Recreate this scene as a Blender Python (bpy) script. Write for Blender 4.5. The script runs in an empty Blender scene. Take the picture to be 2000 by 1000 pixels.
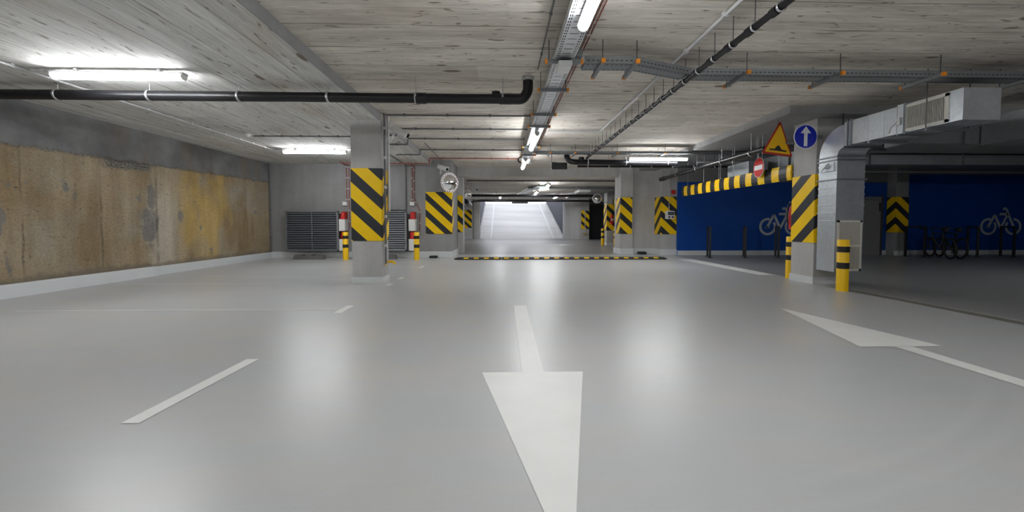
import bpy, math, random
from mathutils import Vector, Matrix
random.seed(7)
S = bpy.context.scene
COL = S.collection
PI = math.pi

# ------------------------------------------------------------------ materials
def new_mat(name):
    m = bpy.data.materials.new(name); m.use_nodes = True
    nt = m.node_tree
    b = nt.nodes['Principled BSDF']
    return m, nt, b

class NT:
    """small helper to wire node maths"""
    def __init__(s, nt): s.nt = nt
    def n(s, t, **kw):
        x = s.nt.nodes.new(t)
        for k, v in kw.items(): setattr(x, k, v)
        return x
    def link(s, a, b): s.nt.links.new(a, b)
    def put(s, sock, v):
        if hasattr(v, 'is_linked') or isinstance(v, bpy.types.NodeSocket): s.link(v, sock)
        else: sock.default_value = v
    def m(s, op, a, b=0.0, c=0.0, clamp=False):
        x = s.n('ShaderNodeMath', operation=op, use_clamp=clamp)
        s.put(x.inputs[0], a); s.put(x.inputs[1], b)
        if op in ('MULTIPLY_ADD', 'WRAP', 'COMPARE', 'SMOOTH_MIN'): s.put(x.inputs[2], c)
        return x.outputs[0]
    def xyz(s, v):
        x = s.n('ShaderNodeSeparateXYZ'); s.link(v, x.inputs[0]); return x.outputs
    def vec(s, a, b, c=0.0):
        x = s.n('ShaderNodeCombineXYZ')
        s.put(x.inputs[0], a); s.put(x.inputs[1], b); s.put(x.inputs[2], c)
        return x.outputs[0]
    def noise(s, v, scale=1.0, detail=3.0, rough=.55, dist=0.0):
        x = s.n('ShaderNodeTexNoise'); s.link(v, x.inputs['Vector'])
        x.inputs['Scale'].default_value = scale; x.inputs['Detail'].default_value = detail
        x.inputs['Roughness'].default_value = rough; x.inputs['Distortion'].default_value = dist
        return x.outputs['Fac']
    def white(s, v):
        x = s.n('ShaderNodeTexWhiteNoise', noise_dimensions='2D'); s.link(v, x.inputs['Vector'])
        return x.outputs['Value']
    def step(s, v, lo, hi, a=0.0, b=1.0):
        x = s.n('ShaderNodeMapRange', interpolation_type='SMOOTHSTEP')
        s.put(x.inputs[0], v); x.inputs[1].default_value = lo; x.inputs[2].default_value = hi
        x.inputs[3].default_value = a; x.inputs[4].default_value = b
        return x.outputs[0]
    def mix(s, f, a, b, blend='MIX'):
        x = s.n('ShaderNodeMix', data_type='RGBA', blend_type=blend)
        s.put(x.inputs[0], f)
        for sock, v in ((x.inputs[6], a), (x.inputs[7], b)):
            if isinstance(v, tuple): sock.default_value = (*v, 1)
            else: s.link(v, sock)
        return x.outputs[2]
    def grey(s, v):
        x = s.n('ShaderNodeCombineColor')
        for i in range(3): s.link(v, x.inputs[i])
        return x.outputs[0]
    def objco(s):
        return s.n('ShaderNodeTexCoord').outputs['Object']
    def bump(s, h, strength, dist, bsdf):
        x = s.n('ShaderNodeBump'); s.link(h, x.inputs['Height'])
        x.inputs['Strength'].default_value = strength; x.inputs['Distance'].default_value = dist
        s.link(x.outputs[0], bsdf.inputs['Normal'])

def plain(name, col, rough=.5, metal=0.0, var=.06, scale=6.0, spec=.5):
    m, nt, b = new_mat(name); k = NT(nt)
    n = k.noise(k.objco(), scale, 3)
    f = k.m('MULTIPLY_ADD', n, 2*var, 1-var)
    c = k.mix(1.0, col, k.grey(f), 'MULTIPLY')
    k.link(c, b.inputs['Base Color'])
    k.link(k.m('MULTIPLY_ADD', n, .12, rough-.06), b.inputs['Roughness'])
    b.inputs['Metallic'].default_value = metal
    b.inputs['Specular IOR Level'].default_value = spec
    return m

def emit(name, col, strength):
    m, nt, b = new_mat(name); k = NT(nt)
    b.inputs['Base Color'].default_value = (.8, .8, .8, 1)
    b.inputs['Emission Color'].default_value = (*col, 1)
    b.inputs['Emission Strength'].default_value = strength
    return m

def board_concrete(name, along='X', tint=(.69, .645, .58)):
    m, nt, b = new_mat(name); k = NT(nt)
    o = k.xyz(k.objco())
    a, c = (o[0], o[1]) if along == 'X' else (o[1], o[0])
    wob = k.noise(k.vec(k.m('MULTIPLY', a, .7), k.m('MULTIPLY', c, .7)), 1.0, 2)
    c2 = k.m('MULTIPLY_ADD', wob, .05, c)
    q = k.m('MULTIPLY', c2, 1/.52)
    idx = k.m('FLOOR', q); fr = k.m('FRACT', q)
    rnd = k.white(k.vec(idx, 3.1))
    seg = k.m('FLOOR', k.m('ADD', k.m('MULTIPLY', a, 1/2.5), k.m('MULTIPLY', rnd, 7.0)))
    tone = k.white(k.vec(idx, seg))
    edge = k.m('MINIMUM', fr, k.m('SUBTRACT', 1.0, fr))
    line = k.step(edge, .010, .030, 1, 0)
    lmask = k.step(k.noise(k.vec(k.m('MULTIPLY', a, .9), k.m('MULTIPLY', idx, 5.3)), 1.0, 3), .40, .6)
    line = k.m('MULTIPLY', line, lmask)
    g1 = k.noise(k.vec(k.m('MULTIPLY', a, 1.6), k.m('MULTIPLY', c, 34)), 1.0, 4, .65, .4)
    g2 = k.noise(k.vec(k.m('MULTIPLY', a, .8), k.m('MULTIPLY', c, 7)), 1.0, 4, .6, .6)
    big = k.noise(k.vec(k.m('MULTIPLY', a, .35), k.m('MULTIPLY', c, .5)), 1.0, 4)
    v = k.m('MULTIPLY_ADD', k.m('SUBTRACT', tone, .5), .16, 1.0)
    v = k.m('MULTIPLY_ADD', k.m('SUBTRACT', g1, .5), .95, v)
    v = k.m('MULTIPLY_ADD', k.m('SUBTRACT', g2, .5), .85, v)
    v = k.m('MULTIPLY_ADD', k.m('SUBTRACT', big, .5), .6, v)
    g3 = k.noise(k.vec(k.m('MULTIPLY', a, 6.0), k.m('MULTIPLY', c, 90)), 1.0, 3, .7)
    v = k.m('MULTIPLY_ADD', k.m('SUBTRACT', g3, .5), .55, v)
    col = k.mix(1.0, tint, k.grey(v), 'MULTIPLY')
    warm = k.step(k.noise(k.vec(k.m('MULTIPLY', a, .55), k.m('MULTIPLY', c, 1.1), 4.0), 1.0, 3), .5, .72, 0, .35)
    col = k.mix(warm, col, (.47, .385, .29))
    # knots and chips: short dark streaks left by the shuttering boards
    vo = k.n('ShaderNodeTexVoronoi'); vo.inputs['Scale'].default_value = 1.0
    k.link(k.vec(k.m('MULTIPLY', a, 1.5), k.m('MULTIPLY', c, 4.6)), vo.inputs['Vector'])
    rg = k.xyz(vo.outputs['Color'])
    size = k.m('MULTIPLY', k.m('POWER', rg[0], 3.0), .24)
    kn = k.step(k.m('SUBTRACT', vo.outputs['Distance'], size), -.05, .02, 1, 0)
    kn = k.m('MULTIPLY', kn, k.step(rg[1], .25, .4))
    chips = k.step(k.noise(k.vec(k.m('MULTIPLY', a, 4.2), k.m('MULTIPLY', c, 17)), 1.0, 3, .6, .5), .615, .68)
    dark = k.m('MAXIMUM', k.m('MULTIPLY', kn, .85), k.m('MULTIPLY', chips, .72))
    dark = k.m('MAXIMUM', dark, k.m('MULTIPLY', line, .75))
    col = k.mix(dark, col, (.17, .125, .08))
    k.link(col, b.inputs['Base Color'])
    b.inputs['Roughness'].default_value = .85
    b.inputs['Specular IOR Level'].default_value = .25
    h = k.m('SUBTRACT', k.m('MULTIPLY', g1, .5), dark)
    k.bump(h, .5, .01, b)
    return m

def cast_concrete(name, tint=(.47, .465, .455), blot=.5):
    m, nt, b = new_mat(name); k = NT(nt)
    o = k.xyz(k.objco())
    co = k.vec(o[0], o[1], o[2])
    big = k.noise(co, 1.1, 5, .6)
    st = k.noise(k.vec(k.m('MULTIPLY', o[0], 5), k.m('MULTIPLY', o[1], 5), k.m('MULTIPLY', o[2], .6)), 1.0, 4)
    fine = k.noise(co, 22, 4, .7)
    v = k.m('MULTIPLY_ADD', k.m('SUBTRACT', big, .5), blot, 1.0)
    v = k.m('MULTIPLY_ADD', k.m('SUBTRACT', st, .5), .35, v)
    v = k.m('MULTIPLY_ADD', k.m('SUBTRACT', fine, .5), .22, v)
    col = k.mix(1.0, tint, k.grey(v), 'MULTIPLY')
    pit = k.step(k.noise(co, 38, 2, .5), .70, .76)
    col = k.mix(k.m('MULTIPLY', pit, .5), col, (.12, .11, .10))
    k.link(col, b.inputs['Base Color'])
    b.inputs['Roughness'].default_value = .7
    b.inputs['Specular IOR Level'].default_value = .35
    k.bump(k.m('SUBTRACT', fine, pit), .25, .006, b)
    return m

def stained_wall(name):
    """left wall: ochre stained diaphragm wall with a grey beam zone above"""
    m, nt, b = new_mat(name); k = NT(nt)
    o = k.xyz(k.objco()); y, z = o[1], o[2]
    p = k.vec(y, z)
    big = k.noise(p, .8, 5, .6)
    fine = k.noise(p, 26, 4, .75)
    mid = k.noise(k.vec(k.m('MULTIPLY', y, 1.0), k.m('MULTIPLY', z, 1.0), 9), 3.0, 5, .65)
    st = k.noise(k.vec(k.m('MULTIPLY', y, 6.0), k.m('MULTIPLY', z, .5)), 1.0, 4, .6, .5)
    st2 = k.noise(k.vec(k.m('MULTIPLY', y, 1.7), k.m('MULTIPLY', z, .35), 2), 1.0, 3, .5, .4)
    col = k.mix(k.step(st2, .35, .68), (.36, .285, .185), (.25, .18, .10))
    col = k.mix(k.step(big, .45, .72, 0, .75), col, (.335, .305, .25))
    # bright ochre seepage toward the far end
    och = k.m('MULTIPLY', k.step(y, 9.0, 9.6), k.m('MULTIPLY', k.step(y, 11.6, 10.8), k.step(k.noise(k.vec(k.m('MULTIPLY', y, 1.3), k.m('MULTIPLY', z, .5), 7), 1.0, 3), .42, .60)))
    col = k.mix(k.m('MULTIPLY', och, .6), col, (.50, .33, .085))
    # pale grey wash around one joint
    d = k.m('ABSOLUTE', k.m('SUBTRACT', k.m('MULTIPLY_ADD', k.m('SUBTRACT', mid, .5), .5, y), 8.75))
    pale = k.m('MULTIPLY', k.step(d, .1, .55, 1, 0), k.step(z, 2.3, 1.2, .2, .8))
    col = k.mix(pale, col, (.50, .45, .37))
    # grey-blue repair patches
    blob = k.step(k.m('ADD', k.noise(k.vec(k.m('MULTIPLY', y, 1.5), z, 31), 1.3, 3), k.m('MULTIPLY', mid, .25)), .78, .83)
    col = k.mix(k.m('MULTIPLY', blob, .8), col, (.17, .175, .18))
    for cy, cz, ry, rz_ in ((8.42, 1.10, .22, .42), (8.50, 1.62, .10, .30), (5.92, 1.18, .16, .24), (9.25, 1.30, .08, .14)):
        ey = k.m('DIVIDE', k.m('SUBTRACT', y, cy), ry); ez = k.m('DIVIDE', k.m('SUBTRACT', z, cz), rz_)
        e2 = k.m('SQRT', k.m('ADD', k.m('MULTIPLY', ey, ey), k.m('MULTIPLY', ez, ez)))
        e2 = k.m('MULTIPLY_ADD', k.m('SUBTRACT', mid, .5), 2.2, e2)
        col = k.mix(k.step(e2, .75, 1.15, .75, 0), col, (.17, .17, .17))
    v = k.m('MULTIPLY_ADD', k.m('SUBTRACT', fine, .5), 1.1, 1.0)
    v = k.m('MULTIPLY_ADD', k.m('SUBTRACT', st, .5), .6, v)
    v = k.m('MULTIPLY_ADD', k.m('SUBTRACT', mid, .5), .5, v)
    col = k.mix(1.0, col, k.grey(v), 'MULTIPLY')
    # dark pits and vertical joints
    pit = k.m('MULTIPLY', k.step(k.noise(p, 14, 3, .6), .60, .68), k.step(mid, .45, .6))
    jn = None
    for yy, w in ((6.25, .015), (7.45, .02), (8.62, .035)):
        dd = k.m('ABSOLUTE', k.m('SUBTRACT', k.m('MULTIPLY_ADD', k.m('SUBTRACT', mid, .5), .10, y), yy))
        s_ = k.step(dd, w*.4, w*1.6, .7, 0)
        jn = s_ if jn is None else k.m('MAXIMUM', jn, s_)
    jn = k.m('MULTIPLY', k.m('MULTIPLY', jn, k.step(fine, .35, .6)), k.step(k.noise(p, 1.7, 3), .38, .58, .15, 1))
    dk = k.m('MAXIMUM', k.m('MULTIPLY', pit, .7), jn)
    col = k.mix(dk, col, (.07, .055, .04))
    # darker foot of the wall
    ft = k.step(k.m('MULTIPLY_ADD', k.m('SUBTRACT', mid, .5), .35, z), .20, .33, .75, 0)
    col = k.mix(ft, col, (.17, .145, .115))
    # grey beam zone above a wavy edge
    edge = k.m('MULTIPLY_ADD', k.m('SUBTRACT', mid, .5), .16, k.m('MULTIPLY_ADD', y, -.018, z))
    up = k.step(edge, 2.19, 2.225)
    grey = k.mix(k.step(big, .35, .7), (.16, .16, .16), (.25, .25, .25))
    brn = k.m('MULTIPLY', k.step(st2, .45, .65, 0, .55), k.step(y, 6.8, 8.2))
    grey = k.mix(brn, grey, (.20, .155, .11))
    grey = k.mix(1.0, grey, k.grey(k.m('MULTIPLY_ADD', k.m('SUBTRACT', mid, .5), .7, 1.0)), 'MULTIPLY')
    ledge_shade = k.m('MULTIPLY', k.step(edge, 2.16, 2.20), k.step(edge, 2.20, 2.26, 1, 0))
    rub = k.m('MULTIPLY', k.m('MULTIPLY', k.step(y, 7.35, 7.7), k.step(y, 8.6, 8.4)), k.m('MULTIPLY', k.step(edge, 2.02, 2.08), k.step(edge, 2.24, 2.20)))
    col = k.mix(up, col, grey)
    col = k.mix(k.m('MULTIPLY', rub, .85), col, k.mix(k.step(fine, .42, .58), (.06, .06, .06), (.24, .24, .23)))
    col = k.mix(k.m('MULTIPLY', ledge_shade, k.step(fine, .4, .6, 0, .7)), col, (.06, .055, .05))  # broken dark line paints the ledge shadow along the wavy edge
    k.link(col, b.inputs['Base Color'])
    b.inputs['Roughness'].default_value = .85
    b.inputs['Specular IOR Level'].default_value = .25
    h = k.m('MULTIPLY_ADD', dk, -1.2, k.m('ADD', fine, k.m('MULTIPLY', mid, 1.5)))
    k.bump(h, .45, .015, b)
    return m

def floor_mat(name):
    m, nt, b = new_mat(name); k = NT(nt)
    o = k.xyz(k.objco()); x, y = o[0], o[1]
    p = k.vec(x, y)
    n1 = k.noise(p, .45, 4, .55, .3)
    n2 = k.noise(k.vec(k.m('MULTIPLY', x, .6), k.m('MULTIPLY', y, 2.4)), 1.0, 4, .6, .4)
    n3 = k.noise(p, 60, 2)
    v = k.m('MULTIPLY_ADD', k.m('SUBTRACT', n1, .5), .16, 1.0)
    v = k.m('MULTIPLY_ADD', k.m('SUBTRACT', n2, .5), .14, v)
    v = k.m('MULTIPLY_ADD', k.m('SUBTRACT', n3, .5), .06, v)
    warm = k.step(n2, .4, .65)
    light = k.mix(warm, (.495, .51, .52), (.505, .50, .488))
    # the bicycle bay beyond the channel has a darker grey coating
    dk = k.step(k.m('ADD', x, k.m('MULTIPLY', k.m('SUBTRACT', n1, .5), .02)), 5.93, 5.97)
    dk = k.m('MULTIPLY', dk, k.step(y, 13.9, 14.0, 1, 0))
    col = k.mix(dk, light, (.33, .335, .335))
    col = k.mix(k.step(y, 13.93, 13.97), col, (.30, .30, .305))
    ch = k.m('MULTIPLY', k.step(x, 5.72, 5.75), k.step(x, 5.90, 5.94, 1, 0))
    ch = k.m('MULTIPLY', ch, k.step(y, 6.7, 6.8, 1, 0))
    col = k.mix(k.m('MULTIPLY', ch, .9), col, (.21, .195, .16))
    ed = k.m('MULTIPLY', k.step(x, 5.945, 5.955), k.step(x, 5.985, 5.995, 1, 0))
    ed = k.m('MULTIPLY', ed, k.step(y, 6.7, 6.8, 1, 0))
    col = k.mix(k.m('MULTIPLY', ed, .5), col, (.55, .54, .5))
    # faint curved tyre scuffs
    dx = k.m('SUBTRACT', x, .28); dy = k.m('SUBTRACT', y, 6.49)
    r = k.m('SQRT', k.m('ADD', k.m('MULTIPLY', dx, dx), k.m('MULTIPLY', dy, dy)))
    for rr in (4.98, 5.12):
        q = k.step(k.m('ABSOLUTE', k.m('SUBTRACT', r, rr)), .01, .05, .09, 0)
        q = k.m('MULTIPLY', q, k.m('MULTIPLY', k.step(y, 2.9, 2.3), k.step(x, .8, 1.6)))
        col = k.mix(q, col, (.72, .72, .72))
    col = k.mix(1.0, col, k.grey(v), 'MULTIPLY')
    k.link(col, b.inputs['Base Color'])
    b.inputs['Roughness'].default_value = .33
    b.inputs['IOR'].default_value = 1.6
    b.inputs['Specular IOR Level'].default_value = .5
    k.bump(k.noise(p, 9, 3), .04, .01, b)
    return m

def ramp_mat(name):
    m, nt, b = new_mat(name); k = NT(nt)
    o = k.xyz(k.objco())
    n = k.noise(k.vec(k.m('MULTIPLY', o[0], .12), k.m('MULTIPLY', o[1], .75)), 1.0, 3)  # broad bands paint soft reflections across the ramp
    n2 = k.noise(k.vec(k.m('MULTIPLY', o[0], .8), k.m('MULTIPLY', o[1], 9.0)), 1.0, 3)
    v = k.m('MULTIPLY_ADD', k.m('SUBTRACT', n, .5), .9, 1.0)
    v = k.m('MULTIPLY_ADD', k.m('SUBTRACT', n2, .5), .07, v)
    k.link(k.mix(1.0, (.64, .625, .60), k.grey(v), 'MULTIPLY'), b.inputs['Base Color'])
    b.inputs['Roughness'].default_value = .42
    return m

def hazard_mat(name, yel, blk, slope=.92, period=.537, z0=1.893, duty=.45):
    m, nt, b = new_mat(name); k = NT(nt)
    uv = k.xyz(k.n('ShaderNodeTexCoord').outputs['UV'])
    v = k.m('MULTIPLY_ADD', uv[0], slope, uv[1])
    fr = k.m('FRACT', k.m('DIVIDE', k.m('SUBTRACT', v, z0-20*period), period))
    f = k.m('GREATER_THAN', fr, duty)
    n = k.noise(k.objco(), 5, 3)
    col = k.mix(f, blk, yel)
    col = k.mix(1.0, col, k.grey(k.m('MULTIPLY_ADD', n, .14, .93)), 'MULTIPLY')
    k.link(col, b.inputs['Base Color'])
    b.inputs['Roughness'].default_value = .45
    b.inputs['Specular IOR Level'].default_value = .3
    return m

def galvanised(name, tint=(.56, .60, .64), rough=.32):
    m, nt, b = new_mat(name); k = NT(nt)
    co = k.objco()
    vo = k.n('ShaderNodeTexVoronoi'); vo.inputs['Scale'].default_value = 26
    k.link(co, vo.inputs['Vector'])
    r = k.xyz(vo.outputs['Color'])[0]
    n = k.noise(co, 2.5, 4)
    v = k.m('MULTIPLY_ADD', k.m('SUBTRACT', r, .5), .10, 1.0)
    v = k.m('MULTIPLY_ADD', k.m('SUBTRACT', n, .5), .35, v)
    k.link(k.mix(1.0, tint, k.grey(v), 'MULTIPLY'), b.inputs['Base Color'])
    b.inputs['Metallic'].default_value = .65
    k.link(k.m('MULTIPLY_ADD', n, .25, rough-.12), b.inputs['Roughness'])
    return m

def painted_wall(name, blue, grey, ztop):
    m, nt, b = new_mat(name); k = NT(nt)
    o = k.xyz(k.objco())
    n = k.noise(k.vec(o[0], o[1], o[2]), 2.0, 4)
    f = k.step(k.m('SUBTRACT', o[2], k.step(o[0], 13.79, 13.80, 2.56, ztop)), -.005, .005)
    col = k.mix(f, blue, grey)
    col = k.mix(1.0, col, k.grey(k.m('MULTIPLY_ADD', n, .24, .88)), 'MULTIPLY')
    k.link(col, b.inputs['Base Color'])
    b.inputs['Roughness'].default_value = .55
    b.inputs['Specular IOR Level'].default_value = .35
    k.bump(k.noise(k.objco(), 90, 2), .08, .003, b)
    return m

M = {}
M['ceil'] = board_concrete('boarded concrete', 'X')
M['ceil_l'] = board_concrete('boarded concrete lengthwise', 'Y', (.67, .665, .64))
M['conc'] = cast_concrete('cast concrete')
M['conc_d'] = cast_concrete('cast concrete grey', (.29, .29, .29))
M['stop'] = cast_concrete('dark precast concrete', (.15, .145, .14))
M['conc_p'] = cast_concrete('pale cast concrete', (.58, .575, .57), .25)
M['stain'] = stained_wall('stained concrete wall')
M['floor'] = floor_mat('grey resin floor')
M['ramp'] = ramp_mat('ramp concrete with reflection bands')
M['white_line'] = plain('white road paint', (.82, .82, .80), .45, 0, .08, 3)
M['skirt'] = plain('white skirting paint', (.66, .68, .69), .45, 0, .08, 3)
M['hazard'] = hazard_mat('hazard stripes', (.97, .62, .001), (.028, .030, .036))
M['bar'] = hazard_mat('upright hazard stripes', (.93, .58, .004), (.016, .016, .02), 1.0, .44, -.324, .5)
M['yellow'] = plain('yellow paint', (.95, .58, .002), .4)
M['black'] = plain('black paint', (.014, .014, .016), .4)
M['pipe'] = plain('black plastic pipe', (.010, .010, .012), .38, spec=.35)
M['rubber'] = plain('black rubber', (.022, .022, .022), .7)
M['galv'] = galvanised('galvanised steel')
M['galv_d'] = galvanised('dull galvanised steel', (.27, .285, .30), .5)
M['tray'] = galvanised('cable tray steel', (.74, .76, .78), .42)
M['traydark'] = plain('tray slots', (.05, .05, .055), .8)
M['steel'] = plain('zinc plated steel', (.55, .56, .57), .35, .8)
M['white'] = plain('white plastic', (.80, .80, .79), .4)
M['cream'] = plain('cream grille paint', (.66, .64, .58), .5)
M['grey'] = plain('grey plastic conduit', (.15, .15, .155), .5)
M['lgrey'] = plain('pale grey plastic conduit', (.55, .55, .55), .45)
M['dgrey'] = plain('dark grey metal', (.05, .052, .058), .5)
M['slate'] = plain('slate louvre paint', (.15, .165, .19), .4, .3)
M['orange'] = plain('orange plastic cap', (.85, .29, .01), .45)
M['redc'] = plain('red fire cable', (.30, .055, .035), .5)
M['red'] = plain('red plastic', (.55, .015, .012), .35)
M['signred'] = plain('red sign film', (.60, .012, .012), .55, spec=.2)
M['signdark'] = plain('dark red sign film', (.40, .018, .010), .4)
M['signyel'] = plain('yellow sign film', (.86, .50, .005), .4)
M['signblue'] = plain('blue sign film', (.004, .018, .42), .4)
M['signwhite'] = plain('white sign film', (.80, .80, .80), .4)
M['blue'] = painted_wall('blue painted wall', (.001, .062, .33), (.24, .24, .24), 2.84)
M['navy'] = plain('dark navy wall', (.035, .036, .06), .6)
M['door'] = plain('grey door paint', (.24, .24, .245), .5)
M['void'] = plain('black door', (.006, .006, .009), .6)
M['glass'] = plain('dark glass', (.01, .01, .012), .08)
M['screen'] = plain('display screen', (.09, .11, .13), .2)
M['symbol'] = plain('grey wall paint', (.50, .52, .55), .6)
M['mirror'] = plain('mirror acrylic', (.9, .9, .9), .08, 1.0, .02)
M['lamp'] = emit('lit led diffuser', (.96, .98, 1.0), 60.0)
M['green'] = emit('lit exit sign', (.25, .9, .6), 1.2)

# ------------------------------------------------------------------ mesh builder
class MB:
    def __init__(s): s.v = []; s.f = []; s.m = []; s.sm = []; s.uv = []
    def add(s, verts, faces, mat=0, smooth=False, uvs=None):
        o = len(s.v); s.v += [tuple(p) for p in verts]
        for i, f in enumerate(faces):
            s.f.append([o+j for j in f]); s.m.append(mat); s.sm.append(smooth)
            s.uv.append(uvs[i] if uvs else None)
        return s
    def box(s, x0, x1, y0, y1, z0, z1, mat=0, T=None):
        vs = [Vector((x, y, z)) for z in (z0, z1) for y in (y0, y1) for x in (x0, x1)]
        if T: vs = [T @ p for p in vs]
        return s.add(vs, [(0,2,3,1),(4,5,7,6),(0,1,5,4),(2,6,7,3),(0,4,6,2),(1,3,7,5)], mat)
    def tube(s, pts, r, seg=10, mat=0, caps=True):
        pts = [Vector(p) for p in pts]; n = len(pts)
        rs = r if isinstance(r, (list, tuple)) else [r]*n
        tang = []
        for i in range(n):
            a = pts[max(i-1, 0)]; b = pts[min(i+1, n-1)]
            if 0 < i < n-1:
                t = (pts[i]-a).normalized() + (b-pts[i]).normalized()
                if t.length < 1e-6: t = b-pts[i]
            else: t = b-a
            tang.append(t.normalized())
        up = Vector((0, 0, 1)) if abs(tang[0].z) < .9 else Vector((1, 0, 0))
        u = tang[0].cross(up).normalized()
        vs = []; fs = []
        for i in range(n):
            t = tang[i]; u = (u - t*u.dot(t)).normalized(); w = t.cross(u)
            k = 1.0
            if 0 < i < n-1:
                d = (pts[i]-pts[i-1]).normalized().dot(t); k = 1/max(d, .5)
            for j in range(seg):
                a = 2*PI*j/seg
                vs.append(pts[i] + (u*math.cos(a) + w*math.sin(a))*rs[i])
        for i in range(n-1):
            for j in range(seg):
                k2 = (j+1) % seg
                fs.append((i*seg+j, i*seg+k2, (i+1)*seg+k2, (i+1)*seg+j))
        s.add(vs, fs, mat, True)
        if caps:
            s.add(vs[:seg], [tuple(range(seg-1, -1, -1))], mat)
            s.add(vs[-seg:], [tuple(range(seg))], mat)
        return s
    def cyl(s, c, r, z0, z1, seg=24, mat=0, r2=None):
        return s.tube([(c[0], c[1], z0), (c[0], c[1], z1)], [r, r if r2 is None else r2], seg, mat)
    def prism(s, pts2, h0, h1, T, mat=0, smooth=False):
        """polygon pts2 in local XZ (facing -Y), thick from y=h0 to y=h1, placed by matrix T"""
        n = len(pts2)
        a = [T @ Vector((p[0], h0, p[1])) for p in pts2]; b = [T @ Vector((p[0], h1, p[1])) for p in pts2]
        fs = [tuple(range(n)), tuple(range(2*n-1, n-1, -1))]
        s.add(a+b, fs, mat)
        s.add(a+b, [(i, n+i, n+(i+1) % n, (i+1) % n) for i in range(n)], mat, smooth)
        return s
    def ring(s, T, R, r, seg=28, side=6, mat=0, a0=0, a1=2*PI):
        """torus about local Y axis"""
        full = abs(a1-a0-2*PI) < 1e-6
        n = seg if full else seg+1
        vs = []; fs = []
        for i in range(n):
            a = a0 + (a1-a0)*i/seg
            for j in range(side):
                q = 2*PI*j/side
                rr = R + r*math.cos(q)
                vs.append(T @ Vector((rr*math.cos(a), r*math.sin(q), rr*math.sin(a))))
        for i in range(seg):
            i2 = (i+1) % n
            for j in range(side):
                j2 = (j+1) % side
                fs.append((i*side+j, i*side+j2, i2*side+j2, i2*side+j))
        return s.add(vs, fs, mat, True)
    def build(s, name, mats, parent=None, bevel=0.0, loc=None):
        me = bpy.data.meshes.new(name)
        me.from_pydata(s.v, [], s.f)
        if not isinstance(mats, (list, tuple)): mats = [mats]
        for x in mats: me.materials.append(x)
        me.polygons.foreach_set('material_index', s.m)
        me.polygons.foreach_set('use_smooth', s.sm)
        if any(u is not None for u in s.uv):
            L = me.uv_layers.new(name='UVMap')
            for p, u in zip(me.polygons, s.uv):
                if u is None: continue
                for li, q in zip(p.loop_indices, u): L.data[li].uv = q
        me.update()
        o = bpy.data.objects.new(name, me); COL.objects.link(o)
        if bevel:
            b = o.modifiers.new('Bevel', 'BEVEL'); b.width = bevel; b.segments = 2; b.limit_method = 'ANGLE'
        if parent: o.parent = parent
        if loc: o.location = loc
        return o

def tag(o, label=None, cat=None, group=None, kind=None):
    if label: o['label'] = label
    if cat: o['category'] = cat
    if group: o['group'] = group
    if kind: o['kind'] = kind
    return o
def thing(name, label, cat, loc=(0, 0, 0), rz=0.0, group=None):
    o = bpy.data.objects.new(name, None); COL.objects.link(o)
    o.location = loc; o.rotation_euler = (0, 0, rz); o.empty_display_size = .1
    return tag(o, label, cat, group)
def dup(o, loc, rz, label, group=None):
    def rec(x, par):
        c = x.copy(); COL.objects.link(c); c.parent = par
        for ch in x.children: rec(ch, c)
        return c
    r = rec(o, None); r.location = loc; r.rotation_euler = (0, 0, rz); r['label'] = label
    if group: r['group'] = group
    return r
def struct(name, mb, m, parent=None, bevel=0, label=None):
    o = mb.build(name, m, parent, bevel)
    o['kind'] = 'structure'
    if label: o['label'] = label
    return o
def sbox(name, m, x0, x1, y0, y1, z0, z1, parent=None, bevel=0, label=None):
    return struct(name, MB().box(x0, x1, y0, y1, z0, z1), m, parent, bevel, label)
def bend(pts, rad, n=5):
    """round the corners of a polyline"""
    P = [Vector(p) for p in pts]; out = [P[0]]
    for i in range(1, len(P)-1):
        a = (P[i-1]-P[i]); b = (P[i+1]-P[i])
        d = min(rad, a.length*.45, b.length*.45)
        p0 = P[i]+a.normalized()*d; p1 = P[i]+b.normalized()*d
        for j in range(n+1):
            t = j/n
            out.append(p0*(1-t)**2 + P[i]*2*t*(1-t) + p1*t*t)
    out.append(P[-1]); return out
def RZ(a): return Matrix.Rotation(a, 4, 'Z')
def TR(x, y, z): return Matrix.Translation((x, y, z))

# ------------------------------------------------------------------ the building
ZL, ZR, ZF = 3.03, 3.17, 2.84        # left slab, middle slab, far slab
XL, XE = -7.45, -2.27                # left wall, edge of the left slab
YB = 12.75                           # grey back wall on the left
YBLUE = 13.45

floor = sbox('floor', M['floor'], -8, 22, -9.5, 28.6, -.2, 0)
sbox('ceiling', M['ceil'], XE, 22, -9.5, 14.4, ZR, ZR+.3)
sbox('ceiling_left', M['ceil_l'], -8, XE, -9.5, 13.4, ZL, ZR+.3)
sbox('ceiling_right', M['conc_d'], 5.02, 22, 6.72, 14.4, ZL, ZR)
sbox('ceiling_far', M['ceil'], -8, 22, 14.4, 28.6, ZF, ZR+.3)
sbox('trim_2', M['conc_d'], XE, XE+.012, -9.5, YB, ZL-.004, ZR)
sbox('trim_3', M['conc'], -1.63, 4.30, 14.38, 14.4, ZF, ZR)
sbox('wall_left', M['stain'], XL-.5, XL, -9.5, 13.4, 0, ZL)
sbox('wall_behind', M['conc'], -8, 22, -9.8, -9.5, 0, ZR)
sbox('wall_right', M['blue'], 21.5, 22, -9.5, 14.4, 0, ZR)
MBw = MB(); MBw.box(XL, -1.63, YB, YB+.35, 0, ZL)
MBw.box(XE, -1.63, YB, YB+.35, ZL, ZR)
MBw.box(-2.0, -1.63, YB+.35, 14.46, 0, ZR)
struct('wall_back_left', MBw, M['conc_d'])
sbox('column', M['conc'], -1.75, -1.43, 14.46, 15.0, 0, ZF, bevel=.01)
sbox('wall_far_left', M['conc'], -3.2, -2.77, 13.1, 28.6, 0, ZF)
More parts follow.
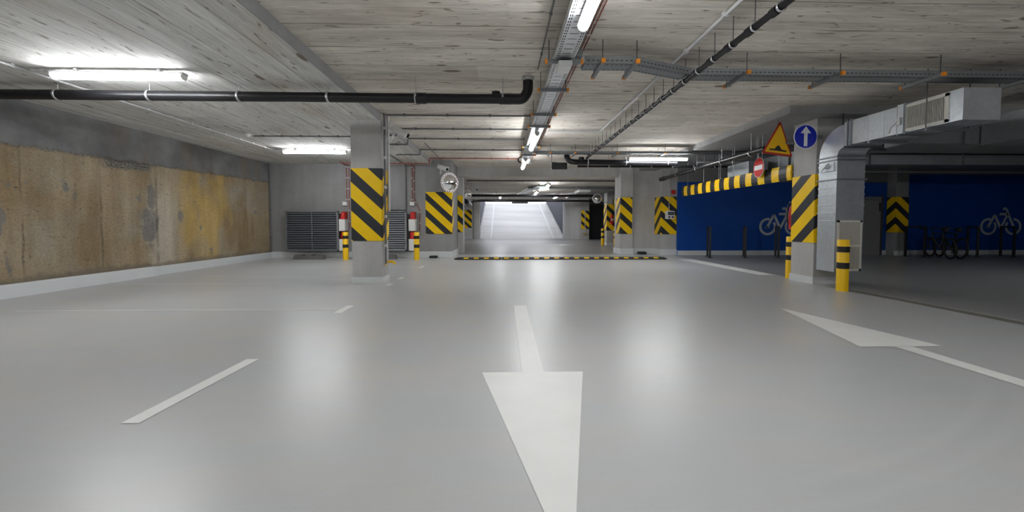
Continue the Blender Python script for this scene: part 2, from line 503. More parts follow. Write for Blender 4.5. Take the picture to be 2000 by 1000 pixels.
wf = MB(); wf.box(-2.77, -2.1, 28.0, 28.6, 0, ZF)
wf.cyl((-1.84, 28.28), .28, 0, ZF, 32)
struct('wall_ramp_left', wf, M['conc_p'])
# right block with two bays
rb = MB(); rb.box(4.30, 4.75, 14.0, 14.75, 0, ZR)
rb.box(4.75, 5.62, 14.15, 14.75, 0, ZR)
struct('wall_right_block', rb, M['conc'], bevel=.008)
sbox('column', M['conc'], 5.60, 6.16, 13.55, 14.75, 0, ZR, bevel=.01)
sbox('wall_blue', M['blue'], 6.16, 22, YBLUE+.03, 14.4, 0, ZL)
sbox('column', M['conc_d'], 13.64, 14.09, 13.15, YBLUE+.03, 0, ZL, bevel=.01)
# main columns
colA = sbox('column', M['conc'], -2.80, -2.24, 7.34, 7.74, 0, ZR-.0, bevel=.008)
colB = sbox('column', M['conc'], 5.74, 6.30, 7.0, 7.56, 0, ZL, bevel=.008)
colC = sbox('column', M['conc'], 5.33, 5.85, 19.6, 20.2, 0, ZF, bevel=.008)
# far right: curved wall by the ramp, pillar, dark doorway
cw = []
for i in range(13):
    t = i/12*PI/2
    cw.append((5.45-.95*math.cos(t), 28.0-.95*math.sin(t)))
out = MB()
pin = [(4.5, 28.6)]+cw; n = len(pin)
vs = [(x, y, 0) for x, y in pin]+[(x, y, ZF) for x, y in pin]
out.add(vs, [(i, i+1, n+i+1, n+i) for i in range(n-1)], 0, True)
out.box(5.45, 5.6, 27.0, 28.6, 0, ZF)
struct('wall_ramp_right', out, M['conc_p'])
sbox('column', M['conc'], 5.42, 5.97, 26.45, 27.05, 0, ZF, bevel=.01)
sbox('wall_far_right', M['conc_d'], 5.6, 22, 27.05, 27.4, 0, ZF)
sbox('door_2', M['void'], 5.98, 7.6, 26.9, 27.04, 0, 2.35)
sbox('trim_1', M['dgrey'], 5.97, 7.7, 26.85, 27.05, 2.35, 2.5)
sbox('wall_right_far', M['conc_d'], 8.6, 9.0, 14.4, 27.1, 0, ZF)
# ramp up to daylight
RY0, RY1, RZ1 = 28.4, 39.7, 3.10
XR0, XR1 = -1.70, 4.55
rp = MB()
prof = []
for i in range(17):
    t = i/16
    prof.append((RY0+(RY1-RY0)*t, RZ1*t))
vs = []
for y, z in prof: vs += [(XR0, y, z), (XR1, y, z)]
rp.add(vs, [(2*i, 2*i+1, 2*i+3, 2*i+2) for i in range(16)], 0, True)
ramp = struct('floor_ramp', rp, M['ramp'])
for x, lab in ((-.78, 'left'), (3.80, 'right')):
    k = MB()
    k.add([(x-.07, RY0, .012), (x+.07, RY0, .012), (x-.07, RY1, RZ1+.012), (x+.07, RY1, RZ1+.012)], [(0, 1, 3, 2)])
    k.build('kerb_line', M['white_line'], ramp)
for x0, x1 in ((XR0, XR0+.1), (XR1-.1, XR1)):
    k = MB()
    k.add([(x0, RY0, 0), (x1, RY0, 0), (x0, RY1, RZ1), (x1, RY1, RZ1), (x0, RY0, .12), (x1, RY0, .12), (x0, RY1, RZ1+.12), (x1, RY1, RZ1+.12)],
          [(4, 5, 7, 6), (0, 4, 6, 2), (1, 3, 7, 5), (0, 1, 5, 4), (2, 6, 7, 3)])
    k.build('kerb', M['conc_p'], ramp)
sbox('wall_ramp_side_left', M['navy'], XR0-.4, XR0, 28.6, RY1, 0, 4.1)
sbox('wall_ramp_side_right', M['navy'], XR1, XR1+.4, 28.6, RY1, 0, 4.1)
sbox('ground', M['conc_p'], -40, 40, RY1, 90, RZ1-.3, RZ1)
lt = MB(); lt.box(-2.5, 5.5, 28.2, 28.6, 2.70, ZF)
lt.box(.75, 1.9, 28.25, 28.55, 2.56, 2.70)
struct('beam', lt, M['conc_d'])

# skirtings
def skirt(name, x0, x1, y0, y1, h=.2):
    return sbox(name, M['skirt'], x0, x1, y0, y1, 0, h, bevel=.006)
k = MB(); k.box(XL, XL+.03, 8.5, YB, 0, .19)
k.add([(XL, -9, 0), (XL+.16, -9, 0), (XL+.05, -9, .2), (XL, -9, .2), (XL, 8.5, 0), (XL+.10, 8.5, 0), (XL+.05, 8.5, .2), (XL, 8.5, .2)],
      [(0, 1, 2, 3), (7, 6, 5, 4), (1, 5, 6, 2), (2, 6, 7, 3)])
struct('baseboard_left', k, M['skirt'])
skirt('baseboard_back_left', XL+.03, -1.60, YB-.03, YB)
skirt('baseboard_back_side', -1.63, -1.60, YB, 14.43)
skirt('baseboard_blue', 6.16, 21.5, YBLUE, YBLUE+.03, .16)
k = MB(); k.box(4.27, 4.78, 13.97, 14.0, 0, .2); k.box(4.27, 4.30, 14.0, 14.78, 0, .2); k.box(4.78, 5.57, 14.12, 14.15, 0, .2)
k.box(5.57, 6.19, 13.52, 13.55, 0, .2); k.box(5.57, 5.60, 13.55, 14.12, 0, .2)
struct('baseboard_right_block', k, M['skirt'])
def colskirt(c, x0, x1, y0, y1, h=.12, t=.015):
    k = MB(); k.box(x0-t, x1+t, y0-t, y0, 0, h); k.box(x0-t, x1+t, y1, y1+t, 0, h)
    k.box(x0-t, x0, y0, y1, 0, h); k.box(x1, x1+t, y0, y1, 0, h)
    return k.build('baseboard', M['skirt'], c)
colskirt(colA, -2.80, -2.24, 7.34, 7.74, .11)
colskirt(colB, 5.74, 6.30, 7.0, 7.56, .13)
colskirt(colC, 5.33, 5.85, 19.6, 20.2, .12)
skirt('baseboard_far_left', -2.77, -2.1, 27.97, 28.0, .18)
skirt('baseboard_bicycle_column', 13.62, 14.11, 13.12, 13.15, .16)

# floor paint (parts of the floor)
def paint(name, polys, label, m='white_line', z=.003):
    k = MB()
    for p in polys: k.add([(x, y, z) for x, y in p], [tuple(range(len(p)))])
    o = k.build(name, M[m], floor); o['label'] = label; return o
paint('arrow_marking', [[(.165, 5.25), (.150, 2.88), (.315, 2.88), (.33, 5.25)], [(-.15, 2.88), (.225, 1.18), (.61, 2.88)]], 'white arrow painted on the floor pointing toward the viewer')
paint('arrow_marking', [[(3.58, -1.2), (3.74, -1.2), (3.72, 3.39), (3.56, 3.39)], [(3.24, 3.40), (4.01, 3.40), (3.67, 5.02)]], 'white arrow painted on the floor pointing away past the yellow bollard')
paint('bay_line', [[(-2.13, 2.19), (-2.03, 2.19), (-2.00, 3.22), (-2.10, 3.22)]], 'white dash painted on the open floor at lower left')
paint('bay_line', [[(-2.10, 4.86), (-2.0, 4.86), (-2.0, 5.31), (-2.10, 5.31)], [(-6.2, 5.07), (-2.1, 5.07), (-2.1, 5.10), (-6.2, 5.10)]], 'white T shaped bay line in front of the striped column')
paint('bay_line', [[(-2.10, 7.0), (-2.0, 7.0), (-2.0, 7.22), (-2.10, 7.22)], [(-7.0, 7.29), (-2.85, 7.22), (-2.85, 7.25), (-7.0, 7.32)]], 'white T shaped bay line at the foot of the striped column')
paint('bay_line', [[(-2.10, 7.8), (-2.0, 7.8), (-2.0, 8.08), (-2.10, 8.08)], [(-6.2, 8.3), (-2.9, 8.1), (-2.9, 8.13), (-6.2, 8.33)]], 'white bay line just behind the striped column')
paint('bay_line', [[(-2.10, 9.75), (-2.0, 9.75), (-2.0, 10.2), (-2.10, 10.2)], [(-6.2, 9.96), (-2.1, 9.96), (-2.1, 9.99), (-6.2, 9.99)]], 'white T shaped bay line before the grey back wall')
paint('arrow_marking', [[(1.2, 20.0), (1.2, 20.2), (3.0, 20.2), (3.0, 20.0)], [(3.0, 19.7), (3.9, 20.1), (3.0, 20.5)]], 'faint white arrow painted on the floor before the ramp')
paint('bay_line', [[(5.55, 8.2), (5.93, 8.2), (5.93, 11.9), (5.45, 11.9)]], 'pale painted edge strip beside the bicycle bay')

# bicycle symbols painted on the blue wall
wall_blue = bpy.data.objects['wall_blue']
def bike_symbol(cx, label):
    k = MB(); s = .0176*1.0
    Tm = TR(cx, YBLUE+.028, 0)
    def stroke(pts, w=.085):
        for (x0, z0), (x1, z1) in zip(pts[:-1], pts[1:]):
            d = Vector((x1-x0, z1-z0)); L = d.length; d.normalize(); nn = Vector((-d.y, d.x))*w/2
            e = d*0.0
            q = [(x0-e.x+nn.x, z0-e.y+nn.y), (x0-e.x-nn.x, z0-e.y-nn.y), (x1+e.x-nn.x, z1+e.y-nn.y), (x1+e.x+nn.x, z1+e.y+nn.y)]
            k.prism(q[::-1], -.003, 0, Tm)
    def arc(x, z, R, a0, a1, w=.085):
        n = 22; p = [(x+R*math.cos(a0+(a1-a0)*i/n), z+R*math.sin(a0+(a1-a0)*i/n)) for i in range(n+1)]
        stroke(p, w)
    u = 1/4.55*.0176
    def P(x, y): return ((x-1265)*u, 1.0+(560-y)*u)
    xl, zl = P(1148, 560); xr, zr = P(1385, 560); R = .265
    arc(xl, zl, R, math.radians(75), math.radians(395))
    arc(xr, zr, R, math.radians(-215), math.radians(88))
    stroke([P(1140, 570), P(1205, 452), P(1265, 575), P(1328, 445)])
    stroke([P(1280, 397), P(1312, 393), P(1335, 450), P(1392, 568)])
    stroke([P(1250, 445), P(1332, 445)])
    stroke([P(1128, 566), P(1165, 566)], .06)
    o = k.build('bicycle_symbol', M['symbol'], wall_blue); o['label'] = label
bike_symbol(9.82, 'grey bicycle symbol painted on the blue wall, half behind the column')
bike_symbol(17.86, 'grey bicycle symbol painted on the blue wall above the racks')
# grey door in the blue wall
d = sbox('door_1', M['door'], 11.8, 13.4, YBLUE-.02, YBLUE+.03, 0, 2.06, bevel=.005)
MB().box(12.75, 13.3, YBLUE-.08, YBLUE-.02, 1.94, 2.0).build('door_closer', M['steel'], d)
MB().box(13.32, 13.38, YBLUE-.06, YBLUE-.02, 1.55, 1.85).build('hinge', M['dgrey'], d)
MB().box(13.4, 13.46, YBLUE-.04, YBLUE+.03, 0, 2.1).build('door_frame', M['dgrey'], d)

# ------------------------------------------------------------------ hazard panels
def hazard(label, faces, z0, z1, phase=0.0, cat='hazard panel', t=.014):
    """faces: (x0,y0,x1,y1,sign) seen from outside, left to right; s runs on continuously"""
    k = MB(); s = phase
    for x0, y0, x1, y1, sg in faces:
        a = Vector((x0, y0, 0)); d = Vector((x1, y1, 0))-a; L = d.length; d.normalize()
        nrm = Vector((d.y, -d.x, 0))
        vs = []
        for zz in (z0, z1):
            for n_ in (.001, t):
                for q in (0, L): vs.append(a+d*q+nrm*n_+Vector((0, 0, zz)))
        # 0..3 bottom: (in,0),(in,L),(out,0),(out,L) ; 4..7 top
        fc = [(2, 3, 7, 6), (0, 4, 5, 1), (0, 2, 6, 4), (1, 5, 7, 3), (4, 6, 7, 5), (0, 1, 3, 2)]
        def u(i):
            q = L if i % 2 else 0
            return (s+sg*q, z0 if i < 4 else z1)
        k.add(vs, fc, 0, False, [[u(i) for i in f] for f in fc])
        s += sg*L
    o = k.build('hazard_panel', M['hazard'])
    return tag(o, label, cat, 'yellow and black hazard panels')
hazard('black and yellow striped panel wrapped round the lone column in the left bays',
       [(-2.80, 7.34, -2.24, 7.34, 1), (-2.24, 7.34, -2.24, 7.74, -1)], .79, 2.14)
hazard('striped panel on the column beside the galvanised duct, stripes rising to the right',
       [(5.74, 7.56, 5.74, 7.0, -1), (5.74, 7.0, 5.98, 7.0, -1)], .76, 2.02, .35)
hazard('striped panel on the end of the grey wall below the round mirror',
       [(-2.47, YB, -1.63, YB, 1), (-1.63, YB, -1.63, YB+.35, -1)], .77, 2.13, .02)
hazard('narrow striped panel on the pillar just behind the mirror wall', [(-1.63, 14.46, -1.43, 14.46, 1)], .79, 2.14, .15)
hazard('small distant striped panel left of the ramp', [(-2.76, 28.0, -2.14, 28.0, 1)], .79, 2.08, .2)
hazard('striped panel on the grey block right of the aisle, before the card reader pillar',
       [(4.30, 14.5, 4.30, 14.0, -1), (4.30, 14.0, 4.72, 14.0, 1)], .73, 2.05, .0)
hazard('chevron striped panel behind the small card reader',
       [(5.60, 14.1, 5.60, 13.55, -1), (5.60, 13.55, 6.14, 13.55, 1)], .73, 2.05, .0)
hazard('chevron striped panel on the column beside the grey door in the bicycle bay',
       [(13.64, YBLUE, 13.64, 13.15, -1), (13.64, 13.15, 14.09, 13.15, 1)], .80, 2.03, .0)
hazard('small distant striped panel right of the ramp', [(5.42, 26.45, 5.97, 26.45, 1)], .72, 1.98, .3)
hazard('striped panel behind the fire extinguisher on the far aisle column',
       [(5.33, 20.2, 5.33, 19.6, -1), (5.33, 19.6, 5.85, 19.6, 1)], .75, 2.08, .1)

# ------------------------------------------------------------------ lamps
def make_lamp(L=1.62):
    t = thing('ceiling_light', '', 'ceiling light')
    MB().box(-L/2, L/2, -.045, .045, -.035, 0).build('housing', M['lgrey'], t, .006)
    for sx in (-.5, .5): MB().box(sx-.02, sx+.02, -.03, .03, 0, .045).build('mount', M['steel'], t)
    n = 8; k = MB(); prof = [(.05*math.cos(PI+PI*i/n), -.035+.055*math.sin(PI+PI*i/n)) for i in range(n+1)]
    vs = []
    for x in (-L/2+.03, L/2-.03): vs += [(x, a, b) for a, b in prof]
    m = n+1
    k.add(vs, [(i, m+i, m+i+1, i+1) for i in range(n)], 0, True)
    k.add(vs[:m], [tuple(range(m))]); k.add(vs[m:], [tuple(range(m-1, -1, -1))])
    k.build('diffuser', M['lamp'], t)
    for sx in (-1, 1):
        e = MB(); e.prism([(a, b) for a, b in prof], 0, .012, TR(-L/2+.018 if sx < 0 else L/2-.03, 0, 0) @ RZ(-PI/2))
        e.build('end_cap', M['white'], t)
    return t
GL = 'led batten lights'
lamp0 = make_lamp(); lamp0.location = (-4.74, 5.02, ZL-.045); lamp0['group'] = GL
lamp0['label'] = 'lit batten light on the left ceiling, nearest of the crosswise ones'
dup(lamp0, (-4.77, 10.15, ZL-.045), 0, 'lit batten light on the left ceiling before the grey back wall', GL)
dup(lamp0, (4.20, 10.42, 2.89), 0, 'lit batten light crosswise in front of the black pipe on the right', GL)
dup(lamp0, (.72, 2.70, 2.90), PI/2, 'lit batten light under the cable tray at the top edge', GL)
dup(lamp0, (.69, 8.40, 2.90), PI/2, 'lit batten light under the middle of the cable tray', GL)
dup(lamp0, (.66, 11.6, 2.90), PI/2, 'lit batten light at the far end of the cable tray', GL)
dup(lamp0, (1.95, 16.6, ZF-.1), PI/2, 'lit batten light beside the green exit sign', GL)
dup(lamp0, (1.80, 20.2, ZF-.1), PI/2, 'lit batten light beyond the green exit sign', GL)
dup(lamp0, (-.1, 23.8, ZF-.1), PI/2, 'small distant lit batten light above the left of the ramp', GL)
dup(lamp0, (3.3, 23.8, ZF-.1), PI/2, 'small distant lit batten light above the right of the ramp', GL)
# rows go on overhead and behind the viewer; last lamp is added bay fill
for x, y, z, r in ((-4.73, -.4, ZL-.045, 0), (-4.73, -5.6, ZL-.045, 0), (.72, -1.6, 2.90, PI/2), (.72, -5.8, 2.90, PI/2), (5.3, .5, ZR-.045, 0), (12.0, 5.0, ZR-.045, 0)):
    dup(lamp0, (x, y, z), r, 'added batten fill light out of view over the bicycle bay' if x > 10 else
        'lit batten light overhead, just out of view above the right floor arrow' if y > 0 else 'lit batten light in the rows behind the viewer', GL)

# ------------------------------------------------------------------ pipes
def rods(parent, pts, ztop, r=.006, m='steel'):
    for x, y, z in pts:
        MB().tube([(x, y, z), (x, y, ztop(x, y) if callable(ztop) else ztop)], r, 6).build('hanger_rod', M[m], parent)
def clampx(parent, x, y, z, r, axis='X', m='steel', w=.03):
    T = TR(x, y, z) @ (RZ(PI/2) if axis == 'X' else Matrix.Identity(4))
    k = MB(); n = 20; vs = []
    for i in range(n):
        a = 2*PI*i/n
        for rr, h in ((r+.001, -w/2), (r+.008, -w/2), (r+.008, w/2), (r+.001, w/2)):
            vs.append(T @ Vector((rr*math.cos(a), h, rr*math.sin(a))))
    fs = []
    for i in range(n):
        j = (i+1) % n
        for q in range(4):
            fs.append((i*4+q, i*4+(q+1) % 4, j*4+(q+1) % 4, j*4+q))
    k.add(vs, fs, 0, True)
    return k.build('pipe_clamp', M[m], parent)

t = thing('drain_pipe', 'thick black drain pipe hung across the left ceiling ending in an upward elbow', 'pipe')
PY, PZ, PRD = 5.53, 2.87, .066
k = MB(); k.tube([(XL+.02, PY, PZ), (.12, PY, PZ-.01)], PRD, 20); k.build('pipe', M['pipe'], t)
k = MB(); k.tube(bend([(.12, PY, PZ-.01), (.30, PY, PZ-.01), (.37, PY, PZ+.10), (.37, PY, ZR)], .14, 7), PRD+.006, 20); k.build('elbow', M['pipe'], t)
for x0, x1 in ((-1.19, -1.05), (-.03, .13)):
    MB().tube([(x0, PY, PZ-.01), (x1, PY, PZ-.01)], PRD+.008, 20).build('collar', M['pipe'], t)
MB().tube([(-.08, PY+.1, PZ+.03), (-.08, PY+.10, PZ+.12)], .06, 16).build('branch_stub', M['pipe'], t)
for px in (2, 150, 318, 484, 650, 816, 982):
    x = (px-980)/760*PY
    clampx(t, x, PY, PZ-.003, PRD)
    MB().tube([(x, PY, PZ+PRD), (x, PY, ZL if x < XE else ZR)], .007, 6).build('hanger_rod', M['steel'], t)
MB().tube([(.37, PY, ZR-.06), (.37, PY, ZR)], PRD+.02, 20).build('clamp_ring', M['steel'], t)

t = thing('drain_pipe', 'long black jointed pipe hung along the ceiling right of the cable tray', 'pipe')
QX, QZ = 2.30, 2.90
MB().tube([(QX, -3, QZ+.02), (QX, 10.55, QZ-.02)], .030, 14).build('pipe', M['pipe'], t)
yy = 1.9
while yy < 10.4:
    MB().tube([(QX, yy, QZ), (QX, yy+.08, QZ)], .040, 14).build('collar', M['pipe'], t)
    clampx(t, QX, yy-.03, QZ, .036, 'Y', w=.02)
    MB().tube([(QX, yy-.03, QZ+.03), (QX, yy-.03, ZR)], .004, 6).build('hanger_rod', M['dgrey'], t)
    yy += .335

t = thing('drain_pipe', 'thick black pipe crossing behind the crosswise light on the right', 'pipe')
MB().tube(bend([(1.80, 10.75, 2.93), (1.86, 10.7, 2.82), (1.98, 10.65, 2.79), (2.2, 10.65, 2.79), (4.8, 10.65, 2.77)], .1, 4), .075, 16).build('pipe', M['pipe'], t)
MB().tube([(2.18, 10.65, 2.79), (2.18, 10.65, 2.92)], .075, 16).build('branch_stub', M['pipe'], t)
MB().tube([(1.80, 10.75, 2.93), (1.77, 10.77, 2.99)], .088, 16).build('collar', M['pipe'], t)
for x in (2.35, 3.4, 4.55):
    clampx(t, x, 10.65, 2.785, .077)
    MB().tube([(x, 10.65, 2.86), (x, 10.65, ZR)], .007, 6).build('hanger_rod', M['steel'], t)
t = thing('drain_pipe', 'thin black pipe running crosswise under the thick black one on the right', 'pipe')
MB().tube([(2.12, 10.9, 2.71), (7.8, 10.9, 2.72)], .032, 12).build('pipe', M['pipe'], t)
for i in range(9):
    clampx(t, 2.4+i*.6, 10.9, 2.712, .034)
    MB().tube([(2.4+i*.6, 10.9, 2.745), (2.4+i*.6, 10.9, ZR if 2.4+i*.6 < 5.02 else ZL)], .004, 6).build('hanger_rod', M['dgrey'], t)
t = thing('drain_pipe', 'slanting black pipe above the striped height bar', 'pipe')
MB().tube([(5.30, 12.6, 2.58), (5.30, 7.75, 2.62)], .055, 14).build('pipe', M['pipe'], t)
MB().tube([(5.30, 12.6, 2.58), (5.30, 12.9, 2.58)], .07, 14).build('collar', M['pipe'], t)
for y in (8.2, 9.3, 10.5, 11.7):
    clampx(t, 5.30, y, 2.60, .058, 'Y')
    MB().tube([(5.30, y, 2.66), (5.30, y, ZL)], .006, 6).build('hanger_rod', M['steel'], t)
t = thing('drain_pipe', 'distant black pipe crossing the far ceiling in front of the ramp', 'pipe')
MB().tube([(-2.7, 21.0, 2.61), (5.4, 21.0, 2.60)], .07, 12).build('pipe', M['pipe'], t)
for i in range(5): MB().tube([(-2.0+i*1.7, 21.0, 2.68), (-2.0+i*1.7, 21.0, ZF)], .01, 6).build('hanger_rod', M['dgrey'], t)
t = thing('drain_pipe', 'distant black pipe over the ramp mouth, below the other crossing pipe', 'pipe')
MB().tube(bend([(-1.9, 24.6, 2.36), (-1.8, 24.9, 2.52), (-1.4, 25.0, 2.56), (5.4, 25.0, 2.56), (6.5, 25.0, 2.50)], .3, 4), .075, 12).build('pipe', M['pipe'], t)
for i in range(5): MB().tube([(-1.0+i*1.5, 25.0, 2.63), (-1.0+i*1.5, 25.0, ZF)], .01, 6).build('hanger_rod', M['dgrey'], t)
t = thing('drain_pipe', 'bent black pipe cluster on the far left wall beside the distant mirror', 'pipe')
MB().tube(bend([(-2.62, 19.5, 2.45), (-1.9, 19.5, 2.45), (-1.75, 19.5, 2.2), (-1.75, 21.5, 2.15)], .2, 5), .13, 14).build('pipe', M['pipe'], t)
MB().tube([(-2.68, 18.4, 2.6), (-1.95, 19.8, 2.3)], .06, 10).build('branch_pipe', M['pipe'], t)

# conduits
def conduit(label, pts, r, m, clips=0, cat='conduit', rad=.05, name='conduit', cm=None):
    t = thing(name, label, cat)
    pts = [Vector(p) for p in pts]
    MB().tube(bend(pts, rad, 3), r, 8).build('tube', M[m], t)
    if clips:
        tot = sum((b-a).length for a, b in zip(pts[:-1], pts[1:])); acc = 0; nxt = clips*.5
        for a, b in zip(pts[:-1], pts[1:]):
            L = (b-a).length
            while nxt < acc+L:
                p = a+(b-a)*((nxt-acc)/L); e = r+.004
                MB().box(p.x-e, p.x+e, p.y-e, p.y+e, p.z-e, p.z+e+.005).build('clip', M[cm or m], t)
                nxt += clips
            acc += L
    return t
conduit('pale straight conduit on the ceiling between the cable tray and black jointed pipe', [(2.17, -3, ZR-.031), (2.17, 8.58, ZR-.031), (1.02, 8.58, ZR-.031)], .02, 'lgrey', .8)
conduit('grey conduit along the left ceiling feeding the two left batten lights', [(-5.85, -3, ZL-.03), (-5.85, 10.15, ZL-.03), (-5.60, 10.15, ZL-.03)], .016, 'lgrey', .45)
conduit('short grey conduit from the left conduit to the nearest batten light', [(-5.82, 5.02, ZL-.03), (-5.56, 5.02, ZL-.03)], .014, 'lgrey', .12)
conduit('grey conduit from the left smoke detector to the lone column', [(-5.35, 8.62, ZL-.028), (-2.81, 8.62, ZL-.028)], .014, 'grey', .4)
for y, x0, lab in ((7.42, -2.22, 'first grey conduit crossing the ceiling behind the lone column'),
                   (8.48, -2.9, 'second grey conduit crossing the ceiling behind the lone column'),
                   (9.46, -2.9, 'third grey conduit crossing the ceiling, stepping down at the slab edge'),
                   (10.86, -2.9, 'fourth grey conduit crossing the ceiling before the red cable')):
    if x0 < XE: pts = [(x0, y, ZL-.028), (XE+.025, y, ZL-.028), (XE+.025, y, ZR-.028), (.56, y, ZR-.028)]
    else: pts = [(x0, y, ZR-.028), (.56, y, ZR-.028)]
    conduit(lab, pts, .017, 'grey', .8, rad=.03)
conduit('red cable crossing the ceiling in front of the mirror wall', [(-4.9, 12.2, ZL-.065), (XE+.035, 12.2, ZL-.065), (XE+.035, 12.2, ZR-.04), (.50, 12.2, ZR-.04)], .014, 'redc', .5, 'cable', .03, 'cable')
conduit('dark conduit running lengthwise beside the slab edge to the back wall', [(-3.1, 9.5, ZL-.028), (-3.1, YB-.03, ZL-.028), (-3.1, YB-.03, 1.55), (-4.6, YB-.03, 1.55)], .016, 'grey', .9, rad=.06)
conduit('grey conduit from the mirror camera up along the ceiling', [(-1.95, 10.0, ZR-.02), (-1.95, YB-.1, ZR-.02), (-1.95, YB-.1, 2.95)], .012, 'grey', 0)
conduit('thin grey conduit down the right side of the lone column', [(-2.196, 7.42, ZR), (-2.196, 7.42, .35)], .02, 'grey', .55, rad=.02, cm='lgrey')
conduit('pale conduit down the right side of the lone column, the farther one', [(-2.197, 7.66, ZR), (-2.197, 7.66, 1.35)], .026, 'lgrey', 0)
conduit('thin dark conduit on the ceiling just left of the long cable tray', [(.48, -2, ZR-.02), (.48, 5.2, ZR-.02)], .008, 'grey', .9)
conduit('grey cable across the middle ceiling right of the tray end', [(.9, 11.1, ZR-.035), (5.0, 11.1, ZR-.035)], .018, 'grey', 1.2)
conduit('grey conduit along the ceiling over the bicycle bay', [(6.0, 11.8, ZL-.05), (16.0, 11.8, ZL-.05)], .03, 'lgrey', 1.6)
conduit('pale conduit beside the ceiling pipe over the bicycle bay', [(8.0, 12.9, 2.86), (20.0, 12.9, 2.86)], .03, 'lgrey', 0)
conduit('dark conduit crossing the far ceiling nearest the beam', [(-1.4, 15.6, ZF-.03), (4.6, 15.6, ZF-.03)], .03, 'grey', 1.5)
conduit('dark conduit crossing the far ceiling behind the exit sign', [(1.2, 18.0, ZF-.08), (5.2, 18.0, ZF-.10)], .05, 'grey', 1.5)
conduit('thin conduit hanging to the card reader', [(5.86, 13.52, ZR), (5.86, 13.52, 1.56)], .012, 'lgrey', .6)
for dx, lab, z1 in ((-5.0, 'left red cable down the grey wall to the first junction box', 1.8), (-4.92, 'right red cable down the grey wall past the first junction box', .9),
                    (-2.90, 'left red cable down the grey wall to the junction box near the mirror', 1.8)):
    conduit(lab, [(dx, 12.25, ZL-.03), (dx, YB-.018, ZL-.06), (dx, YB-.018, z1+.02)], .012, 'redc', .35, 'cable', .04, 'cable', 'lgrey')
conduit('red cable bending round the junction box near the mirror', [(-2.83, YB-.018, ZL-.02), (-2.83, YB-.018, 1.9), (-2.66, YB-.018, 1.55), (-2.66, YB-.018, .85)], .012, 'redc', .35, 'cable', .1, 'cable', 'lgrey')
conduit('grey conduit down the grey wall left of the lone column', [(-4.75, YB-.02, ZL), (-4.75, YB-.02, .2)], .012, 'grey', .7)
conduit('dark conduit up the corner of the stained wall', [(XL+.03, YB-.05, .2), (XL+.03, YB-.05, ZL)], .02, 'grey', .9)

# ------------------------------------------------------------------ cable trays
def tray_section(k, x0, x1, y0, y1, z, h=.06, axis='Y', pitch=.055):
    """perforated tray between two ends; slots are dark inlays in the same mesh"""
    if axis == 'Y':
        k.box(x0, x1, y0, y1, z, z+.003); k.box(x0, x0+.003, y0, y1, z, z+h); k.box(x1-.003, x1, y0, y1, z, z+h)
        w = x1-x0; y = y0+.03; i = 0
        while y < y1-.03:
            for fx in (.10, .18, .82, .90):
                k.box(x0+w*fx-.005, x0+w*fx+.005, y, y+.030, z-.0012, z, 1)
            if i % 2 == 0: k.box(x0+w*.30, x0+w*.70, y+.008, y+.017, z-.0012, z, 1)
            y += pitch; i += 1
    else:
        k.box(x0, x1, y0, y1, z, z+.003); k.box(x0, x1, y0, y0+.003, z, z+h); k.box(x0, x1, y1-.003, y1, z, z+h)
        x = x0+.03
        while x < x1-.03:
            k.box(x, x+.028, y0-.0012, y0, z+h*.38, z+h*.52, 1)
            for fy in (.15, .85): k.box(x, x+.03, y0+(y1-y0)*fy-.006, y0+(y1-y0)*fy+.006, z-.0012, z, 1)
            x += pitch
def bracket(parent, x0, x1, y, z, axis, ztop):
    """strut under a tray with orange end caps and two threaded rods"""
    if axis == 'X':
        b = MB().box(x0, x1, y-.02, y+.02, z-.04, z).build('bracket', M['galv_d'], parent)
        ends = [((x0-.02, y), (x0, y)), ((x1, y), (x1+.02, y))]
        for xx in (x0, x1): MB().box(xx-.014, xx+.014, y-.022, y+.022, z-.042, z+.002).build('end_cap', M['orange'], b)
        for xx in (x0+.03, x1-.03): MB().tube([(xx, y, z), (xx, y, ztop)], .005, 6).build('threaded_rod', M['dgrey'], b)
    else:
        b = MB().box(y-.02, y+.02, x0, x1, z-.04, z).build('bracket', M['galv_d'], parent)
        for xx in (x0, x1): MB().box(y-.022, y+.022, xx-.014, xx+.014, z-.042, z+.002).build('end_cap', M['orange'], b)
        for xx in (x0+.04, x1-.04): MB().tube([(y, xx, z), (y, xx, ztop)], .005, 6).build('threaded_rod', M['dgrey'], b)
t = thing('cable_tray', 'perforated steel cable tray running lengthwise down the ceiling with lights beneath', 'cable tray')
k = MB(); TZ = 2.95
y = -9
while y < 11.4:
    tray_section(k, .585, .815, y, min(y+2, 11.4), TZ); y += 2
k.build('tray_channel', [M['tray'], M['traydark']], t)
for y in (1.0, 4.42, 5.35, 6.55, 7.35, 9.35, 10.4): bracket(t, .50, .90, y, TZ, 'X', ZR)
k = MB()
for i in range(4): k.tube([(.64+i*.04, -9, TZ+.016), (.64+i*.04, 12.0, TZ+.016)], .011, 6)
k.build('cables', M['grey'], t)
t = thing('cable', 'reddish cable pair clipped to the ceiling right of the long cable tray', 'cable')
for x in (.93, .965): MB().tube([(x, -6, ZR-.012), (x, 12.2, ZR-.012)], .006, 6).build('tube', M['redc'], t)
for i in range(14): MB().box(.915, .98, 2+i*.75, 2.02+i*.75, ZR-.022, ZR).build('clip', M['lgrey'], t)

